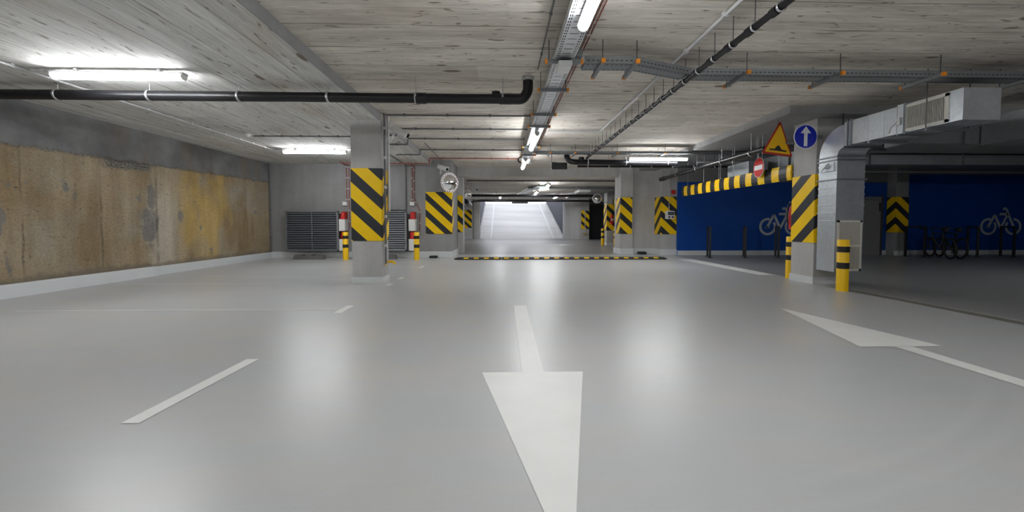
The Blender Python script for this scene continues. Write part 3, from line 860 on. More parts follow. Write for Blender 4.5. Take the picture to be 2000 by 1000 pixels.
t = thing('cable_tray', 'perforated grey cable tray branching crosswise to the right over the ducts', 'cable tray')
k = MB(); BZ = 2.945
tray_section(k, .95, 1.56, 4.50, 4.70, BZ, .085, 'X')
tray_section(k, 2.33, 7.0, 4.80, 5.0, BZ, .085, 'X')
k.build('tray_channel', [M['galv_d'], M['traydark']], t)
k = MB()
T = TR(1.56, 4.50, 0) @ RZ(math.atan2(.30, .77))
L = math.hypot(.77, .30); k2 = MB(); tray_section(k2, 0, L, 0, .19, BZ, .085, 'X')
k.add([T @ Vector(v) for v in k2.v], k2.f, 0); k.m = list(k2.m)
k.build('angled_channel', [M['galv_d'], M['traydark']], t)
for x, y0 in ((1.13, 4.36), (1.52, 4.37), (2.95, 4.64), (4.1, 4.64), (5.35, 4.64), (6.65, 4.64)): bracket(t, y0, y0+.5, x, BZ, 'Y', ZR)
k = MB(); k.box(.60, .90, 4.35, 4.62, TZ+.02, TZ+.10); k.build('corner_piece', M['galv_d'], t, .01)
t = thing('cable_tray', 'perforated grey cable tray crossing the ceiling behind the hanging dark board', 'cable tray')
k = MB(); tray_section(k, .9, 7.9, 10.25, 10.45, 2.955, .065, 'X', .08); k.build('tray_channel', [M['galv_d'], M['traydark']], t)
for x in (1.25, 1.9, 3.0, 4.25): bracket(t, 10.05, 10.6, x, 2.955, 'Y', ZR)
t = thing('cable_tray', 'distant bright cable tray slanting across the far ceiling by the exit sign', 'cable tray')
Tt = TR(.95, 22.5, 0) @ RZ(math.atan2(-5.6, .75)+PI/2)
k2 = MB(); tray_section(k2, -.15, .15, -.0, 5.6, ZF-.125, .06, 'Y', .2)
k = MB(); k.add([(Tt @ RZ(PI)) @ Vector(v) for v in k2.v], k2.f, 0); k.m = list(k2.m)
k.build('tray_channel', [M['tray'], M['traydark']], t)
for i in range(4):
    MB().tube([(1.05+i*.2, 21.5-i*1.4, ZF-.1), (1.05+i*.2, 21.5-i*1.4, ZF)], .01, 6).build('hanger_rod', M['dgrey'], t)

def boxthing(name, label, cat, b, m, bevel=.005, group=None):
    x0, x1, y0, y1, z0, z1 = b
    o = MB().box(x0-(x0+x1)/2, x1-(x0+x1)/2, y0-(y0+y1)/2, y1-(y0+y1)/2, 0, z1-z0).build(name, m, None, bevel)
    o.location = ((x0+x1)/2, (y0+y1)/2, z0)
    return tag(o, label, cat, group)
t = thing('junction_box', 'large white junction box under the cable tray where the branch leaves', 'junction box', (.70, 4.42, TZ-.10))
MB().box(-.075, .075, -.11, .11, 0, .055).build('body', M['white'], t, .006)
MB().box(-.07, .07, -.105, .105, -.012, 0).build('lid', M['white'], t, .004)
MB().box(-.07, .07, -.02, .02, .055, .10).build('mount', M['galv_d'], t)
t = thing('junction_box', 'pale junction box hanging at the far end of the cable tray', 'junction box', (.68, 11.0, TZ-.13))
MB().box(-.12, .12, -.10, .10, 0, .12).build('body', M['lgrey'], t, .008)
MB().box(-.14, .16, -.16, -.12, -.06, .02).build('lid', M['white'], t, .005)
MB().box(-.05, .05, -.05, .05, .12, .13).build('mount', M['galv_d'], t)
conduit('dark loop of cable beside the far tray junction box', [(.56, 11.0, TZ+.05), (.46, 11.0, TZ-.02), (.47, 11.0, TZ-.10), (.58, 11.0, TZ-.14)], .02, 'pipe', 0, 'cable', .06, 'cable')
boxthing('junction_box', 'small white junction box on the grey wall above the first alarm stack', 'junction box', (-5.12, -4.98, YB-.08, YB-.001, 1.69, 1.81), M['white'])
boxthing('junction_box', 'small white junction box on the grey wall left of the mirror', 'junction box', (-2.97, -2.83, YB-.08, YB-.001, 1.69, 1.81), M['white'])
# smoke detectors
def detector(label, x, y, z):
    t = thing('smoke_detector', label, 'smoke detector', (x, y, z), 0, 'smoke detectors')
    MB().cyl((0, 0), .055, -.018, 0, 20).build('base', M['white'], t)
    MB().cyl((0, 0), .03, -.05, -.018, 20, 0, .05).build('head', M['white'], t)
detector('white smoke detector on the left ceiling beside the lit light', -5.46, 8.6, ZL)
detector('white smoke detector on the ceiling above the crosswise right light', 3.48, 10.45+.7, ZR)

# ------------------------------------------------------------------ security cameras, mirrors
def cctv(label, loc, yaw, pitch, arm):
    t = thing('security_camera', label, 'security camera', loc, 0, 'security cameras')
    T = RZ(yaw) @ Matrix.Rotation(pitch, 4, 'X')
    k = MB(); k.box(-.065, .065, -.22, .17, -.055, .055, 0, T); h = k.build('housing', M['white'], t, .012)
    MB().box(-.072, .072, -.26, .18, .057, .068, 0, T).build('sunshield', M['white'], t, .003)
    MB().box(-.045, .045, -.224, -.219, -.04, .04, 0, T).build('lens_window', M['glass'], t)
    MB().tube([T @ Vector((0, .05, -.055)), T @ Vector((0, .05, -.10)), Vector(arm)*.5+Vector((0, 0, -.10)), arm], .018, 10).build('bracket', M['white'], t)
    MB().tube([T @ Vector((0, .05, -.05)), T @ Vector((0, .05, -.10))], .03, 12).build('joint', M['lgrey'], t)
    return t
cctv('white security camera bracketed on the lone column', (-1.95, 7.45, 2.86), math.radians(80), math.radians(28), (-.27, .05, -.14))
cctv('white security camera on the grey wall above the round mirror', (-1.86, 12.35, 2.86), math.radians(52), math.radians(18), (-.16, .40, -.12))
cctv('small distant white security camera hanging over the far left aisle', (-1.25, 17.2, 2.66), math.radians(55), math.radians(20), (-.05, .1, .18))

def mirror(label, loc, yaw, R, arm):
    t = thing('convex_mirror', label, 'mirror', loc, 0, 'convex traffic mirrors')
    T = RZ(yaw)
    k = MB(); n, m_ = 32, 8; vs = []; fs = []
    rr = R*.80; bulge = R*.28
    for i in range(m_+1):
        q = rr*i/m_
        for j in range(n):
            a = 2*PI*j/n
            vs.append(T @ Vector((q*math.cos(a), -.02-bulge*(1-(i/m_)**2), q*math.sin(a))))
    for i in range(m_):
        for j in range(n):
            fs.append((i*n+j, i*n+(j+1) % n, (i+1)*n+(j+1) % n, (i+1)*n+j))
    k.add(vs, fs, 0, True); k.build('mirror_face', M['mirror'], t)
    k = MB()
    n = 40
    for j in range(n):
        a0, a1 = 2*PI*j/n, 2*PI*(j+1)/n
        q = [T @ Vector((r_*math.cos(a), y, r_*math.sin(a))) for a in (a0, a1) for r_, y in ((R*.78, -.025), (R, -.02), (R, .02), (R*.78, .02))]
        k.add(q, [(0, 1, 5, 4), (1, 2, 6, 5), (2, 3, 7, 6), (3, 0, 4, 7)], 0, True)
    for j in range(20):
        a = 2*PI*j/20
        k.prism([(R*.89*math.cos(a)+.012*sx*R/.3, R*.89*math.sin(a)+.012*sz*R/.3) for sx, sz in ((-1, -1), (1, -1), (1, 1), (-1, 1))][::-1], -.030, -.02, T, 1)
    k.build('rim', [M['signwhite'], M['signdark']], t)
    k = MB(); k.prism([(R*.95*math.cos(2*PI*j/24), R*.95*math.sin(2*PI*j/24)) for j in range(24)][::-1], .0, .03, T); k.build('back_plate', M['dgrey'], t)
    MB().tube([T @ Vector((0, .03, 0)), T @ Vector((0, .12, 0)), arm], .02, 8).build('bracket', M['steel'], t)
    return t
mirror('round convex mirror with dotted white rim over the striped end of the grey wall', (-1.64, 12.35, 2.40), math.radians(40), .315, (-.06, .41, -.05))
mirror('small distant round mirror right of the ramp before the far column', (4.75, 19.3, 2.35), math.radians(-12), .24, (.6, .45, -.2))
mirror('small distant round mirror by the black pipes at the far left wall', (-1.45, 16.4, 2.33), math.radians(30), .20, (-.05, .2, .5))

# ------------------------------------------------------------------ bollards
def make_bollard(h=.85, r=.083):
    t = thing('bollard', '', 'bollard')
    k = MB(); k.tube([(0, 0, 0), (0, 0, h-.01), (0, 0, h)], [r, r, r-.01], 28); k.build('post', M['yellow'], t)
    for z0, z1 in ((.372, .473), (.643, .738)):
        k = MB(); k.tube([(0, 0, z0), (0, 0, z1)], r+.002, 28); k.build('black_band', M['black'], t)
    return t
GB = 'yellow bollards with black bands'
b0 = make_bollard(); b0.location = (5.64, 6.27, 0); tag(b0, 'yellow bollard with two black bands in front of the duct grille', group=GB)
dup(b0, (5.90, 7.78, 0), 0, 'yellow bollard half hidden behind the column beside the duct', GB)
dup(b0, (-4.79, 12.05, 0), 0, 'yellow bollard beside the first alarm stack by the grey wall', GB)
dup(b0, (-2.60, 11.95, 0), 0, 'yellow bollard between the second louvre panel and the mirror wall', GB)
dup(b0, (5.12, 19.6, 0), 0, 'distant yellow bollard left of the extinguisher column', GB)
dup(b0, (5.63, 19.15, 0), 0, 'distant yellow bollard right of the fire extinguisher', GB)

# ------------------------------------------------------------------ louvre panels, wheel stops, alarms
def louvre(x0, x1, label, slat, hz=.24):
    t = thing('louvre_panel', label, 'louvre panel', ((x0+x1)/2, 12.45, 0), 0, 'louvred metal panels by the grey wall')
    w = (x1-x0)/2; z0, z1 = hz, 1.50
    k = MB()
    for a, b_ in ((-w, -w+.035), (w-.05, w)): k.box(a, b_, -.03, .06, z0, z1)
    k.box(-w, w, -.03, .06, z0, z0+.03); k.box(-w, w, -.03, .06, z1-.03, z1); k.box(-.012, .012, -.035, -.015, z0, z1)
    k.build('frame', M['galv_d'], t)
    k = MB(); n = 17; dz = (z1-z0-.06)/n
    for i in range(n):
        zc = z0+.03+dz*(i+.5)
        T = TR(0, 0, zc) @ Matrix.Rotation(math.radians(-38), 4, 'X')
        k.box(-w+.03, w-.045, -.004, .004, -dz*.50, dz*.36, 0, T)
        k.box(-w+.03, w-.045, -.016, .006, -dz*.50, -dz*.38, 1, T)  # paler lip paints the ceiling light caught on each slat edge
    s = k.build('louvre_slats', slat, t); 
    MB().box(-w+.03, w-.045, .05, .055, z0, z1).build('back_sheet', M['void'], t)
    for sx in (-w+.02, w-.03):
        MB().box(sx-.02, sx+.02, .06, .29, z1-.12, z1-.08).build('wall_bracket', M['dgrey'], t)
    return t
louvre(-6.80, -5.16, 'dark grey louvred panel by the grey wall, left of the lone column', [M['slate'], M['galv_d']])
louvre(-4.62, -3.02, 'louvred panel with bright slats behind the right side of the lone column', [M['slate'], M['skirt']])
def wheelstop(label, x):
    t = thing('wheel_stop', label, 'wheel stop', (x, 12.22, 0), 0, 'concrete wheel stops')
    k = MB(); T = Matrix.Identity(4)
    k.prism([(-.48, 0), (.48, 0), (.44, .14), (-.40, .15)], -.08, .08, T); k.build('body', M['stop'], t, .01)
    for q in (-.14, .17): MB().box(q-.05, q+.05, -.085, .02, .12, .155).build('notch_cover', M['dgrey'], t, .004)
wheelstop('low concrete wheel stop under the dark louvred panel', -5.98)
wheelstop('low concrete wheel stop under the bright louvred panel', -3.75)
boxthing('rubber_block', 'small black block at the foot of the striped grey wall', 'block', (-2.33, -2.08, 12.52, 12.70, 0, .07), M['rubber'], .015)
boxthing('rubber_block', 'small black block at the foot of the grey block right of the aisle', 'block', (4.95, 5.22, 13.85, 14.08, 0, .09), M['rubber'], .015)
for x, place in ((-5.06, 'beside the dark louvred panel'), (-2.87, 'beside the bright louvred panel')):
    for z0, pos in ((1.25, 'upper'), (.62, 'lower')):
        t = thing('alarm_beacon', f'{pos} red alarm beacon {place}', 'alarm', (x, 12.55, z0), 0, 'red alarm beacons')
        MB().box(-.06, .08, .06, .2, .0, .24).build('base', M['signdark'], t, .01)
        k = MB(); k.tube([(0.01, 0, .0), (0.01, 0, .17), (.01, 0, .21), (.01, 0, .235)], [.075, .075, .055, .02], 18); k.build('lens', M['red'], t)
        MB().tube([(.01, 0, .12), (.01, .12, .12)], .03, 8).build('bracket', M['dgrey'], t)
        boxthing('control_box', f'{pos} white control box {place}', 'control box', (x-.09, x+.10, 12.45, 12.745, z0-.375, z0-.005), M['white'], .006, 'white control boxes')

# ------------------------------------------------------------------ speed bump
t = thing('speed_bump', 'black rubber speed bump with yellow inserts across the aisle', 'speed bump', (1.85, 12.1, 0))
k = MB(); prof = [(-.25, 0), (-.20, .028), (-.10, .058), (0, .066), (.10, .058), (.20, .028), (.25, 0)]
n = 20; L = 6.2
for i in range(n):
    x0 = -L/2+L*i/n+.003; x1 = -L/2+L*(i+1)/n-.003
    vs = [(x, a, b) for x in (x0, x1) for a, b in prof]; m_ = len(prof)
    k.add(vs, [(j, j+1, m_+j+1, m_+j) for j in range(m_-1)], 0, True)
    k.add(vs, [tuple(range(m_-1, -1, -1)), tuple(range(m_, 2*m_))])
k.build('ramp_body', M['rubber'], t)
for i in range(n):
    xc = -L/2+L*(i+.5)/n
    k = MB(); k.add([(xc-.075, -.195, .030), (xc+.075, -.195, .030), (xc+.075, -.105, .057), (xc-.075, -.105, .057)], [(0, 1, 2, 3)])
    if i % 2 == 0: k.add([(xc-.075, .105, .057), (xc+.075, .105, .057), (xc+.075, .195, .030), (xc-.075, .195, .030)], [(0, 1, 2, 3)])
    k.v = [(a, b, c+.003) for a, b, c in k.v]
    k.build('yellow_insert', M['yellow'], t)
for sx in (-1, 1):
    k = MB(); pts = []
    vs = []; fs = []
    steps = 7
    for j in range(steps+1):
        a = j/steps*PI/2
        s_ = math.cos(a)
        for y_, z_ in prof: vs.append((sx*(L/2+.24*math.sin(a)), y_*max(s_, .02), z_*max(s_, .02)))
    m_ = len(prof)
    for j in range(steps):
        for q in range(m_-1):
            f = (j*m_+q, j*m_+q+1, (j+1)*m_+q+1, (j+1)*m_+q)
            fs.append(f if sx > 0 else f[::-1])
    k.add(vs, fs, 0, True); k.build('end_cap', M['rubber'], t)

# ------------------------------------------------------------------ height bars
def height_bar(label, X, y0, y1, z0, z1, zt, rods_y):
    t = thing('height_bar', label, 'height bar', (X, y0, z0))
    k = MB(); L = y1-y0; H = z1-z0
    prof = [(-.02, 0), (-.035, H*.2), (-.04, H*.5), (-.035, H*.8), (-.02, H), (.0, H), (.0, 0)]
    m_ = len(prof); vs = [(a, y, b) for y in (0, L) for a, b in prof]
    uvs = []; fs = []
    for j in range(m_):
        j2 = (j+1) % m_
        fs.append((j, j2, m_+j2, m_+j)); uvs.append([(0, 0), (0, 0), (L, 0), (L, 0)])
    k.add(vs, fs, 0, False, uvs)
    k.add(vs, [tuple(range(m_-1, -1, -1)), tuple(range(m_, 2*m_))], 0, False, [[(0, 0)]*m_, [(L, 0)]*m_])
    k.build('striped_board', M['bar'], t)
    for y in rods_y: MB().tube([(-.01, y-y0, H), (-.01, y-y0, zt-z0)], .006, 6).build('hanger_wire', M['steel'], t)
    MB().box(.0, .03, 0, L, H*.45, H*.55).build('rail', M['steel'], t)
    return t
height_bar('yellow and black height bar hung over the bicycle bay entrance', 5.74, 7.58, 12.25, 1.975, 2.275, ZL, (7.95, 8.6, 9.5, 9.58, 10.1, 10.18, 10.95, 11.9))
height_bar('small distant striped height bar behind the far column', 5.62, 15.2, 19.5, 2.03, 2.34, ZF, (15.6, 17.6, 19.2))

# ------------------------------------------------------------------ signs
def round_poly(pts, r, n=5):
    out = []
    P = [Vector(p) for p in pts]; N = len(P)
    for i in range(N):
        a = (P[i-1]-P[i]).normalized(); b = (P[(i+1) % N]-P[i]).normalized()
        p0 = P[i]+a*r; p1 = P[i]+b*r
        for j in range(n+1):
            q = j/n; out.append(p0*(1-q)**2+P[i]*2*q*(1-q)+p1*q*q)
    return [(p.x, p.y) for p in out]
def circ(r, n=40): return [(r*math.cos(2*PI*i/n), r*math.sin(2*PI*i/n)) for i in range(n)]
# speed bump warning triangle
t = thing('traffic_sign', 'yellow triangle speed bump warning sign with red border beside the column', 'traffic sign', (5.11, 7.12, 2.605))
T = RZ(math.radians(10)) @ Matrix.Rotation(math.radians(4.5), 4, 'Y')
h = .60
tri = lambda s: [(-.32*s, -h*.36*s), (.32*s, -h*.36*s), (0, h*.64*s)]
k = MB(); k.prism(round_poly(tri(1.06), .05), -.004, .006, T); k.build('border', M['signdark'], t)
k = MB(); k.prism(round_poly(tri(.88), .03), -.0065, -.004, T); k.build('panel', M['signyel'], t)
k = MB(); zb = -h*.22
hump = [(-.19, zb-.02), (.19, zb-.02), (.19, zb+.005), (.10, zb+.012)]
for i in range(9):
    a = i/8; hump.append((.07-.14*a, zb+.018+.065*math.sin(PI*a)))
hump += [(-.10, zb+.012), (-.19, zb+.005)]
k.prism(hump, -.009, -.0065, T); k.build('hump_symbol', M['black'], t)
MB().box(.0, .64, .02, .05, -.02, .02, 0).build('bracket', M['galv_d'], t)
MB().tube([(0, .03, 0), (0, .03, ZL-2.605)], .012, 8).build('hanger', M['galv_d'], t)
# blue round sign
t = thing('traffic_sign', 'round blue sign with white upward arrow on the column', 'traffic sign', (5.445, 6.90, 2.67))
T = RZ(math.radians(0))
k = MB(); k.prism(circ(.215), -.004, .006, T); k.build('border', M['signwhite'], t)
k = MB(); k.prism(circ(.203), -.0065, -.004, T); k.build('panel', M['signblue'], t)
k = MB(); k.prism([(-.032, -.17), (.032, -.17), (.032, .06), (.095, .06), (0, .185), (-.095, .06), (-.032, .06)], -.009, -.0065, T); k.build('arrow_symbol', M['signwhite'], t)
MB().box(-.02, .33, .008, .03, -.03, .03).build('bracket', M['galv_d'], t)
MB().box(.29, .33, .03, .10, -.03, .03).build('fixing', M['galv_d'], t)
# no entry sign facing the aisle
t = thing('traffic_sign', 'round red no entry sign hung in front of the striped height bar', 'traffic sign', (5.64, 8.45, 2.34))
T = RZ(math.radians(-97))
k = MB(); k.prism(circ(.215), -.004, .006, T); k.build('border', M['signwhite'], t)
k = MB(); k.prism(circ(.207), -.0065, -.004, T); k.build('panel', M['signred'], t)
k = MB(); k.prism([(-.165, -.05), (.165, -.05), (.165, .05), (-.165, .05)], -.009, -.0065, T); k.build('bar_symbol', M['signwhite'], t)
for q in (-.09, .09): MB().tube([(0.012, q, .15), (.012, q, ZL-2.34)], .006, 6).build('hanger_wire', M['steel'], t)
# dark hanging board
t = thing('hanging_sign', 'black rectangular board hung from the ceiling over the aisle', 'sign', (1.62, 10.95, 2.63))
MB().box(-.215, .215, -.02, .02, 0, .19).build('panel', M['black'], t, .004)
MB().box(-.225, -.213, -.03, .03, .0, .54).build('hanger', M['dgrey'], t)
MB().box(-.225, -.10, -.03, .03, .17, .20).build('hanger_plate', M['dgrey'], t)
t = thing('exit_sign', 'small green and white exit sign glowing over the far aisle', 'sign', (1.92, 17.6, 2.62))
MB().box(-.22, .22, -.03, .03, 0, .16).build('housing', M['white'], t)
MB().box(-.21, .21, -.034, -.03, .01, .15).build('face', M['green'], t)
MB().box(-.13, -.01, -.037, -.034, .06, .10).build('arrow_symbol', M['signwhite'], t)
MB().tube([(0, 0, .16), (0, 0, ZF-2.62)], .01, 6).build('hanger', M['steel'], t)
boxthing('ceiling_drop_end', 'pale end of the far dropped ceiling, light put into its colour', 'ceiling drop', (3.55, 4.1, 17.9, 18.9, 2.56, 2.66), M['skirt'], .01)  # end of the dropped slab, coloured pale as if lit
sbox('ceiling_far_drop', M['conc_d'], 3.95, 8.6, 18.2, 24.0, 2.66, ZF)

# card reader, alarm button, extinguishers
t = thing('card_reader', 'white card reader terminal with screen on the chevron pillar', 'card reader', (5.88, 13.535, 1.27))
MB().box(-.15, .15, -.10, .0, 0, .28).build('housing', M['white'], t, .01)
MB().box(-.09, .13, -.106, -.10, .13, .25).build('screen', M['screen'], t)
for x in (-.04, .08): 
    k = MB(); k.prism([(x+.042*math.cos(a*PI/8), .065+.032*math.sin(a*PI/8)) for a in range(16)], -.106, -.10, Matrix.Identity(4)); k.build('button', M['navy'], t)
t = thing('alarm_button', 'round red alarm button above the card reader', 'alarm', (6.02, 13.55, 2.21))
k = MB(); k.prism(circ(.07, 24), -.045, 0, Matrix.Identity(4)); k.build('button', M['red'], t)
k = MB(); k.prism(circ(.085, 24), -.012, 0, Matrix.Identity(4)); k.build('base', M['signdark'], t)
def extinguisher(label, loc, rz):
    t = thing('fire_extinguisher', label, 'fire extinguisher', loc, rz, 'fire extinguishers')
    k = MB(); k.tube([(0, 0, 0), (0, 0, .04), (0, 0, .40), (0, 0, .46), (0, 0, .50), (0, 0, .53)], [.06, .075, .075, .06, .03, .025], 20); k.build('cylinder', M['red'], t)
    MB().box(-.02, .02, -.10, .03, .53, .57).build('handle', M['black'], t)
    MB().tube(bend([(0, -.02, .54), (.10, -.02, .50), (.11, -.02, .25), (.09, -.02, .12)], .06, 3), .013, 8).build('hose', M['black'], t)
    MB().box(-.08, .08, .05, .0865, .15, .22).build('wall_bracket', M['dgrey'], t)
    MB().add([(-.06, -.0765, .2), (.06, -.0765, .2), (.06, -.0765, .3), (-.06, -.0765, .3)], [(0, 1, 2, 3)]).build('paper_label', M['signwhite'], t)
    return t
extinguisher('small red fire extinguisher on the far striped column', (5.55, 19.50, 1.05), 0)
extinguisher('red fire extinguisher edge showing behind the column beside the duct', (5.84, 7.66, .99), PI)
# yellow foot fittings on columns
t = thing('wall_hook', 'small yellow hook low on the side of the lone column', 'hook', (-2.24, 7.55, .36))
k = MB(); k.tube(bend([(0, 0, .02), (.16, -.02, .02), (.18, -.02, -.03)], .03, 3), .022, 10); k.build('hook_arm', M['yellow'], t)
MB().box(0, .012, -.04, .04, -.05, .07).build('mount_plate', M['yellow'], t)
t = thing('wall_hook', 'small yellow fitting on the distant pillar right of the ramp', 'hook', (5.68, 26.44, .40))
MB().tube([(-.12, -.05, 0), (.12, -.05, 0)], .03, 8).build('hook_arm', M['yellow'], t)
MB().box(-.02, .02, -.03, 0, 0, 1.6).build('mount_plate', M['lgrey'], t)

# ------------------------------------------------------------------ ventilation ducts
def frame_loop(k, x0, x1, z0, z1, y0, y1, w, mat=0):
    k.box(x0-w, x1+w, y0, y1, z1, z1+w, mat); k.box(x0-w, x1+w, y0, y1, z0-w, z0, mat)
    k.box(x0-w, x0, y0, y1, z0, z1, mat); k.box(x1, x1+w, y0, y1, z0, z1, mat)
def frame_h(k, x0, x1, y0, y1, z0, z1, w, mat=0):
    k.box(x0-w, x1+w, y0-w, y0, z0, z1, mat); k.box(x0-w, x1+w, y1, y1+w, z0, z1, mat)
    k.box(x0-w, x0, y0, y1, z0, z1, mat); k.box(x1, x1+w, y0, y1, z0, z1, mat)
t = thing('ventilation_duct', 'galvanised duct coming down beside the column with white grilles', 'duct', (5.71, 6.52, 0))
DX0, DX1 = 0, .49; YF, YBk = 0, .38       # local: x along +X, y 0 = front face of riser
ZB, ZT = .28, 2.20
HT, HB = 2.80, 2.405
yi = -.12                                  # elbow centre
k = MB(); k.box(DX0, DX1, YF, YBk, ZB, ZT)
for z in (1.28, 1.42, 1.60, 1.72, 1.98, 2.10): k.box(DX0-.006, DX1+.006, YF-.006, YBk+.006, z, z+.03)
k.box(DX0-.003, DX1+.003, YF-.003, YBk, 1.16, 1.17); k.box(DX0-.003, DX1+.003, YF-.003, YBk, 1.40, 1.405)
k.build('riser', M['galv'], t, .003)
k = MB(); k.box(DX0, DX1, 4.73-6.52, yi, HB, HT)
for y in (-.55, -.80): k.box(DX0-.005, DX1+.005, y, y+.012, HB-.005, HT+.005)
k.build('horizontal_run', M['galv'], t, .003)
k = MB(); n = 14; ri, ro = .12-.0, .50
cz = ZT+.065
vs = []
for i in range(n+1):
    a = i/n*PI/2
    for x in (DX0, DX1):
        for r_ in (ri, ro): vs.append((x, yi+r_*math.cos(a), cz+(HB-cz-ri)*0+r_*math.sin(a)))
for i in range(n):
    o = i*4; p = o+4
    k.add([vs[o], vs[o+1], vs[o+2], vs[o+3], vs[p], vs[p+1], vs[p+2], vs[p+3]], [(0, 4, 5, 1), (2, 3, 7, 6)], 0, False)
    k.add([vs[o], vs[o+1], vs[o+2], vs[o+3], vs[p], vs[p+1], vs[p+2], vs[p+3]], [(1, 5, 7, 3), (0, 2, 6, 4)], 0, True)
k.box(DX0, DX1, YF, YBk, ZT, cz)
k.build('elbow', M['galv'], t)
for z in (1.86, 2.19, 2.25):
    k = MB(); frame_h(k, DX0, DX1, YF, YBk, z, z+.022, .022); k.build('flange', M['galv_d'], t)
for y in (-.20, -.26, -1.02, -1.12):
    k = MB(); frame_loop(k, DX0, DX1, HB, HT, y, y+.018, .022); k.build('flange', M['galv_d'], t)
MB().box(-.03, 0, -1.10, -1.02, HB-.01, HT+.01).build('damper_plate', M['galv'], t)
k = MB(); k.box(-.07, -.03, -1.09, -1.04, 2.52, 2.62); k.tube([(-.06, -1.07, 2.58), (-.10, -1.00, 2.50), (-.10, -.97, 2.42)], .012, 8); k.build('damper_lever', M['steel'], t)
k = MB(); k.box(-.07, -.03, .12, .26, 2.08, 2.13); k.tube([(-.06, .1, 2.15), (-.08, .18, 2.08), (-.06, .26, 2.03)], .012, 8); k.build('damper_lever', M['steel'], t)
MB().box(-.025, 0, .05, .33, 2.02, 2.17).build('damper_plate', M['galv'], t)
# grilles
def grille(parent, T, w, h, rows, n, label):
    k = MB(); f = .035
    for a in ((0, w, 0, f), (0, w, h-f, h), (0, f, 0, h), (w-f, w, 0, h)): k.box(a[0], a[1], -.016, 0, a[2], a[3], 0, T)
    for i in range(1, rows): k.box(f, w-f, -.016, 0, h*i/rows-.012, h*i/rows+.012, 0, T)
    g = k.build('grille', M['cream'], parent); g['label'] = label
    k = MB()
    for i in range(n):
        x = f+(w-2*f)*(i+.5)/n
        k.box(x-.0028, x+.0028, -.012, -.002, f, h-f, 0, T)
    k.build('grille_bars', M['cream'], g)
    MB().box(f, w-f, -.002, -.0005, f, h-f, 0, T).build('grille_back', M['void'], g)
grille(t, TR(.03, 0, ZB+.02), .43, .87, 2, 24, 'tall white grille low on the duct riser')
grille(t, TR(0, 5.43-6.52, HB+.012) @ RZ(-PI/2), .55, .365, 1, 24, 'white grille on the side of the overhead duct')
k = MB(); k.box(-.05, .55, -1.43, -1.40, HB-.05, HB-.02); k.build('support_rail', M['galv_d'], t)
for x in (-.045, .54): MB().tube([(x, -1.415, HB-.05), (x, -1.415, ZR)], .006, 6).build('hanger_rod', M['dgrey'], t)
MB().box(-.05, .55, -.62, -.59, HB-.05, HB-.01).build('support_rail', M['galv_d'], t)
MB().tube([(.25, .19, HT-.02), (.25, .19, ZR-.14)], .01, 6).build('hanger_rod', M['dgrey'], t)
# ducts deeper in the bicycle bay
def duct(label, b, seams, axis, zt=ZL):
    x0, x1, y0, y1, z0, z1 = b
    t = thing('ventilation_duct', label, 'duct', (x0, y0, z0))
    k = MB(); k.box(0, x1-x0, 0, y1-y0, 0, z1-z0); k.build('duct_run', M['galv_d'], t, .003)
    for q in seams:
        k = MB()
        if axis == 'X':
            k.box(q, q+.03, -.02, y1-y0+.02, -.02, 0); k.box(q, q+.03, -.02, y1-y0+.02, z1-z0, z1-z0+.02)
            k.box(q, q+.03, -.02, 0, 0, z1-z0); k.box(q, q+.03, y1-y0, y1-y0+.02, 0, z1-z0)
        else: frame_loop(k, 0, x1-x0, 0, z1-z0, q, q+.03, .02)
        k.build('flange', M['galv_d'], t)
        if axis == 'X': MB().tube([(q, -.03, -.02), (q, -.03, zt-z0)], .008, 6).build('hanger_rod', M['dgrey'], t)
        else: MB().tube([(-.03, q, -.02), (-.03, q, zt-z0)], .008, 6).build('hanger_rod', M['dgrey'], t)
    return t
duct('dull duct crossing behind the end of the overhead duct', (6.9, 8.35, 6.45, 6.9, 2.47, 2.76), (.9,), 'X', ZR)
duct('dull high duct at the right edge above the bicycle bay', (8.1, 8.75, 4.4, 6.43, 2.44, 2.90), (.5, 1.2), 'Y', ZR)
duct('long dull duct running back from the riser above the bicycle bay', (6.75, 7.25, 7.2, 10.3, 2.48, 2.78), (.6, 1.8), 'Y')
duct('pale duct crossing deep above the bicycle bay', (8.0, 17.5, 10.4, 10.85, 2.72, 2.99), (2.0, 4.6, 7.0), 'X')
t = thing('ventilation_duct', 'square end of a duct above the height bar', 'duct', (6.15, 9.6, 2.22))
MB().box(0, .5, 0, .9, 0, .45).build('duct_run', M['galv'], t, .004)
MB().tube([(.25, .4, .45), (.25, .4, ZL-2.22)], .01, 6).build('hanger_rod', M['dgrey'], t)

# ------------------------------------------------------------------ bicycle racks
def make_rack(w, h=.97):
    t = thing('bicycle_rack', '', 'bicycle rack')
    s = .028
    for x in (-w/2, w/2): 
        MB().box(x-s, x+s, -s, s, 0, h).build('leg', M['black'], t, .004)
        MB().box(x-.07, x+.07, -.07, .07, 0, .01).build('foot_plate', M['black'], t)
    MB().box(-w/2-s, w/2+s, -s, s, h, h+.055).build('crossbar', M['black'], t, .004)
    return t
GR = 'black bicycle racks'
def rack_at(p, q, label):
    (x0, y0), (x1, y1) = p, q
    w = math.hypot(x1-x0, y1-y0)
    r = make_rack(w); r.location = ((x0+x1)/2, (y0+y1)/2, 0); r.rotation_euler = (0, 0, math.atan2(y1-y0, x1-x0))
    tag(r, label, group=GR)
rack_at((6.95, 12.95), (6.71, 12.35), 'black rack post before the blue wall, leftmost under the height bar')
rack_at((8.19, 12.95), (7.87, 12.35), 'black rack post before the blue wall, middle one under the height bar')
rack_at((9.29, 12.95), (9.00, 12.40), 'black rack post before the blue wall, beside the striped column')
rack_at((13.72, 12.85), (13.78, 12.30), 'black hoop rack beside the two parked bicycles')
rack_at((15.95, 12.90), (15.68, 12.40), 'black hoop rack under the right bicycle symbol')
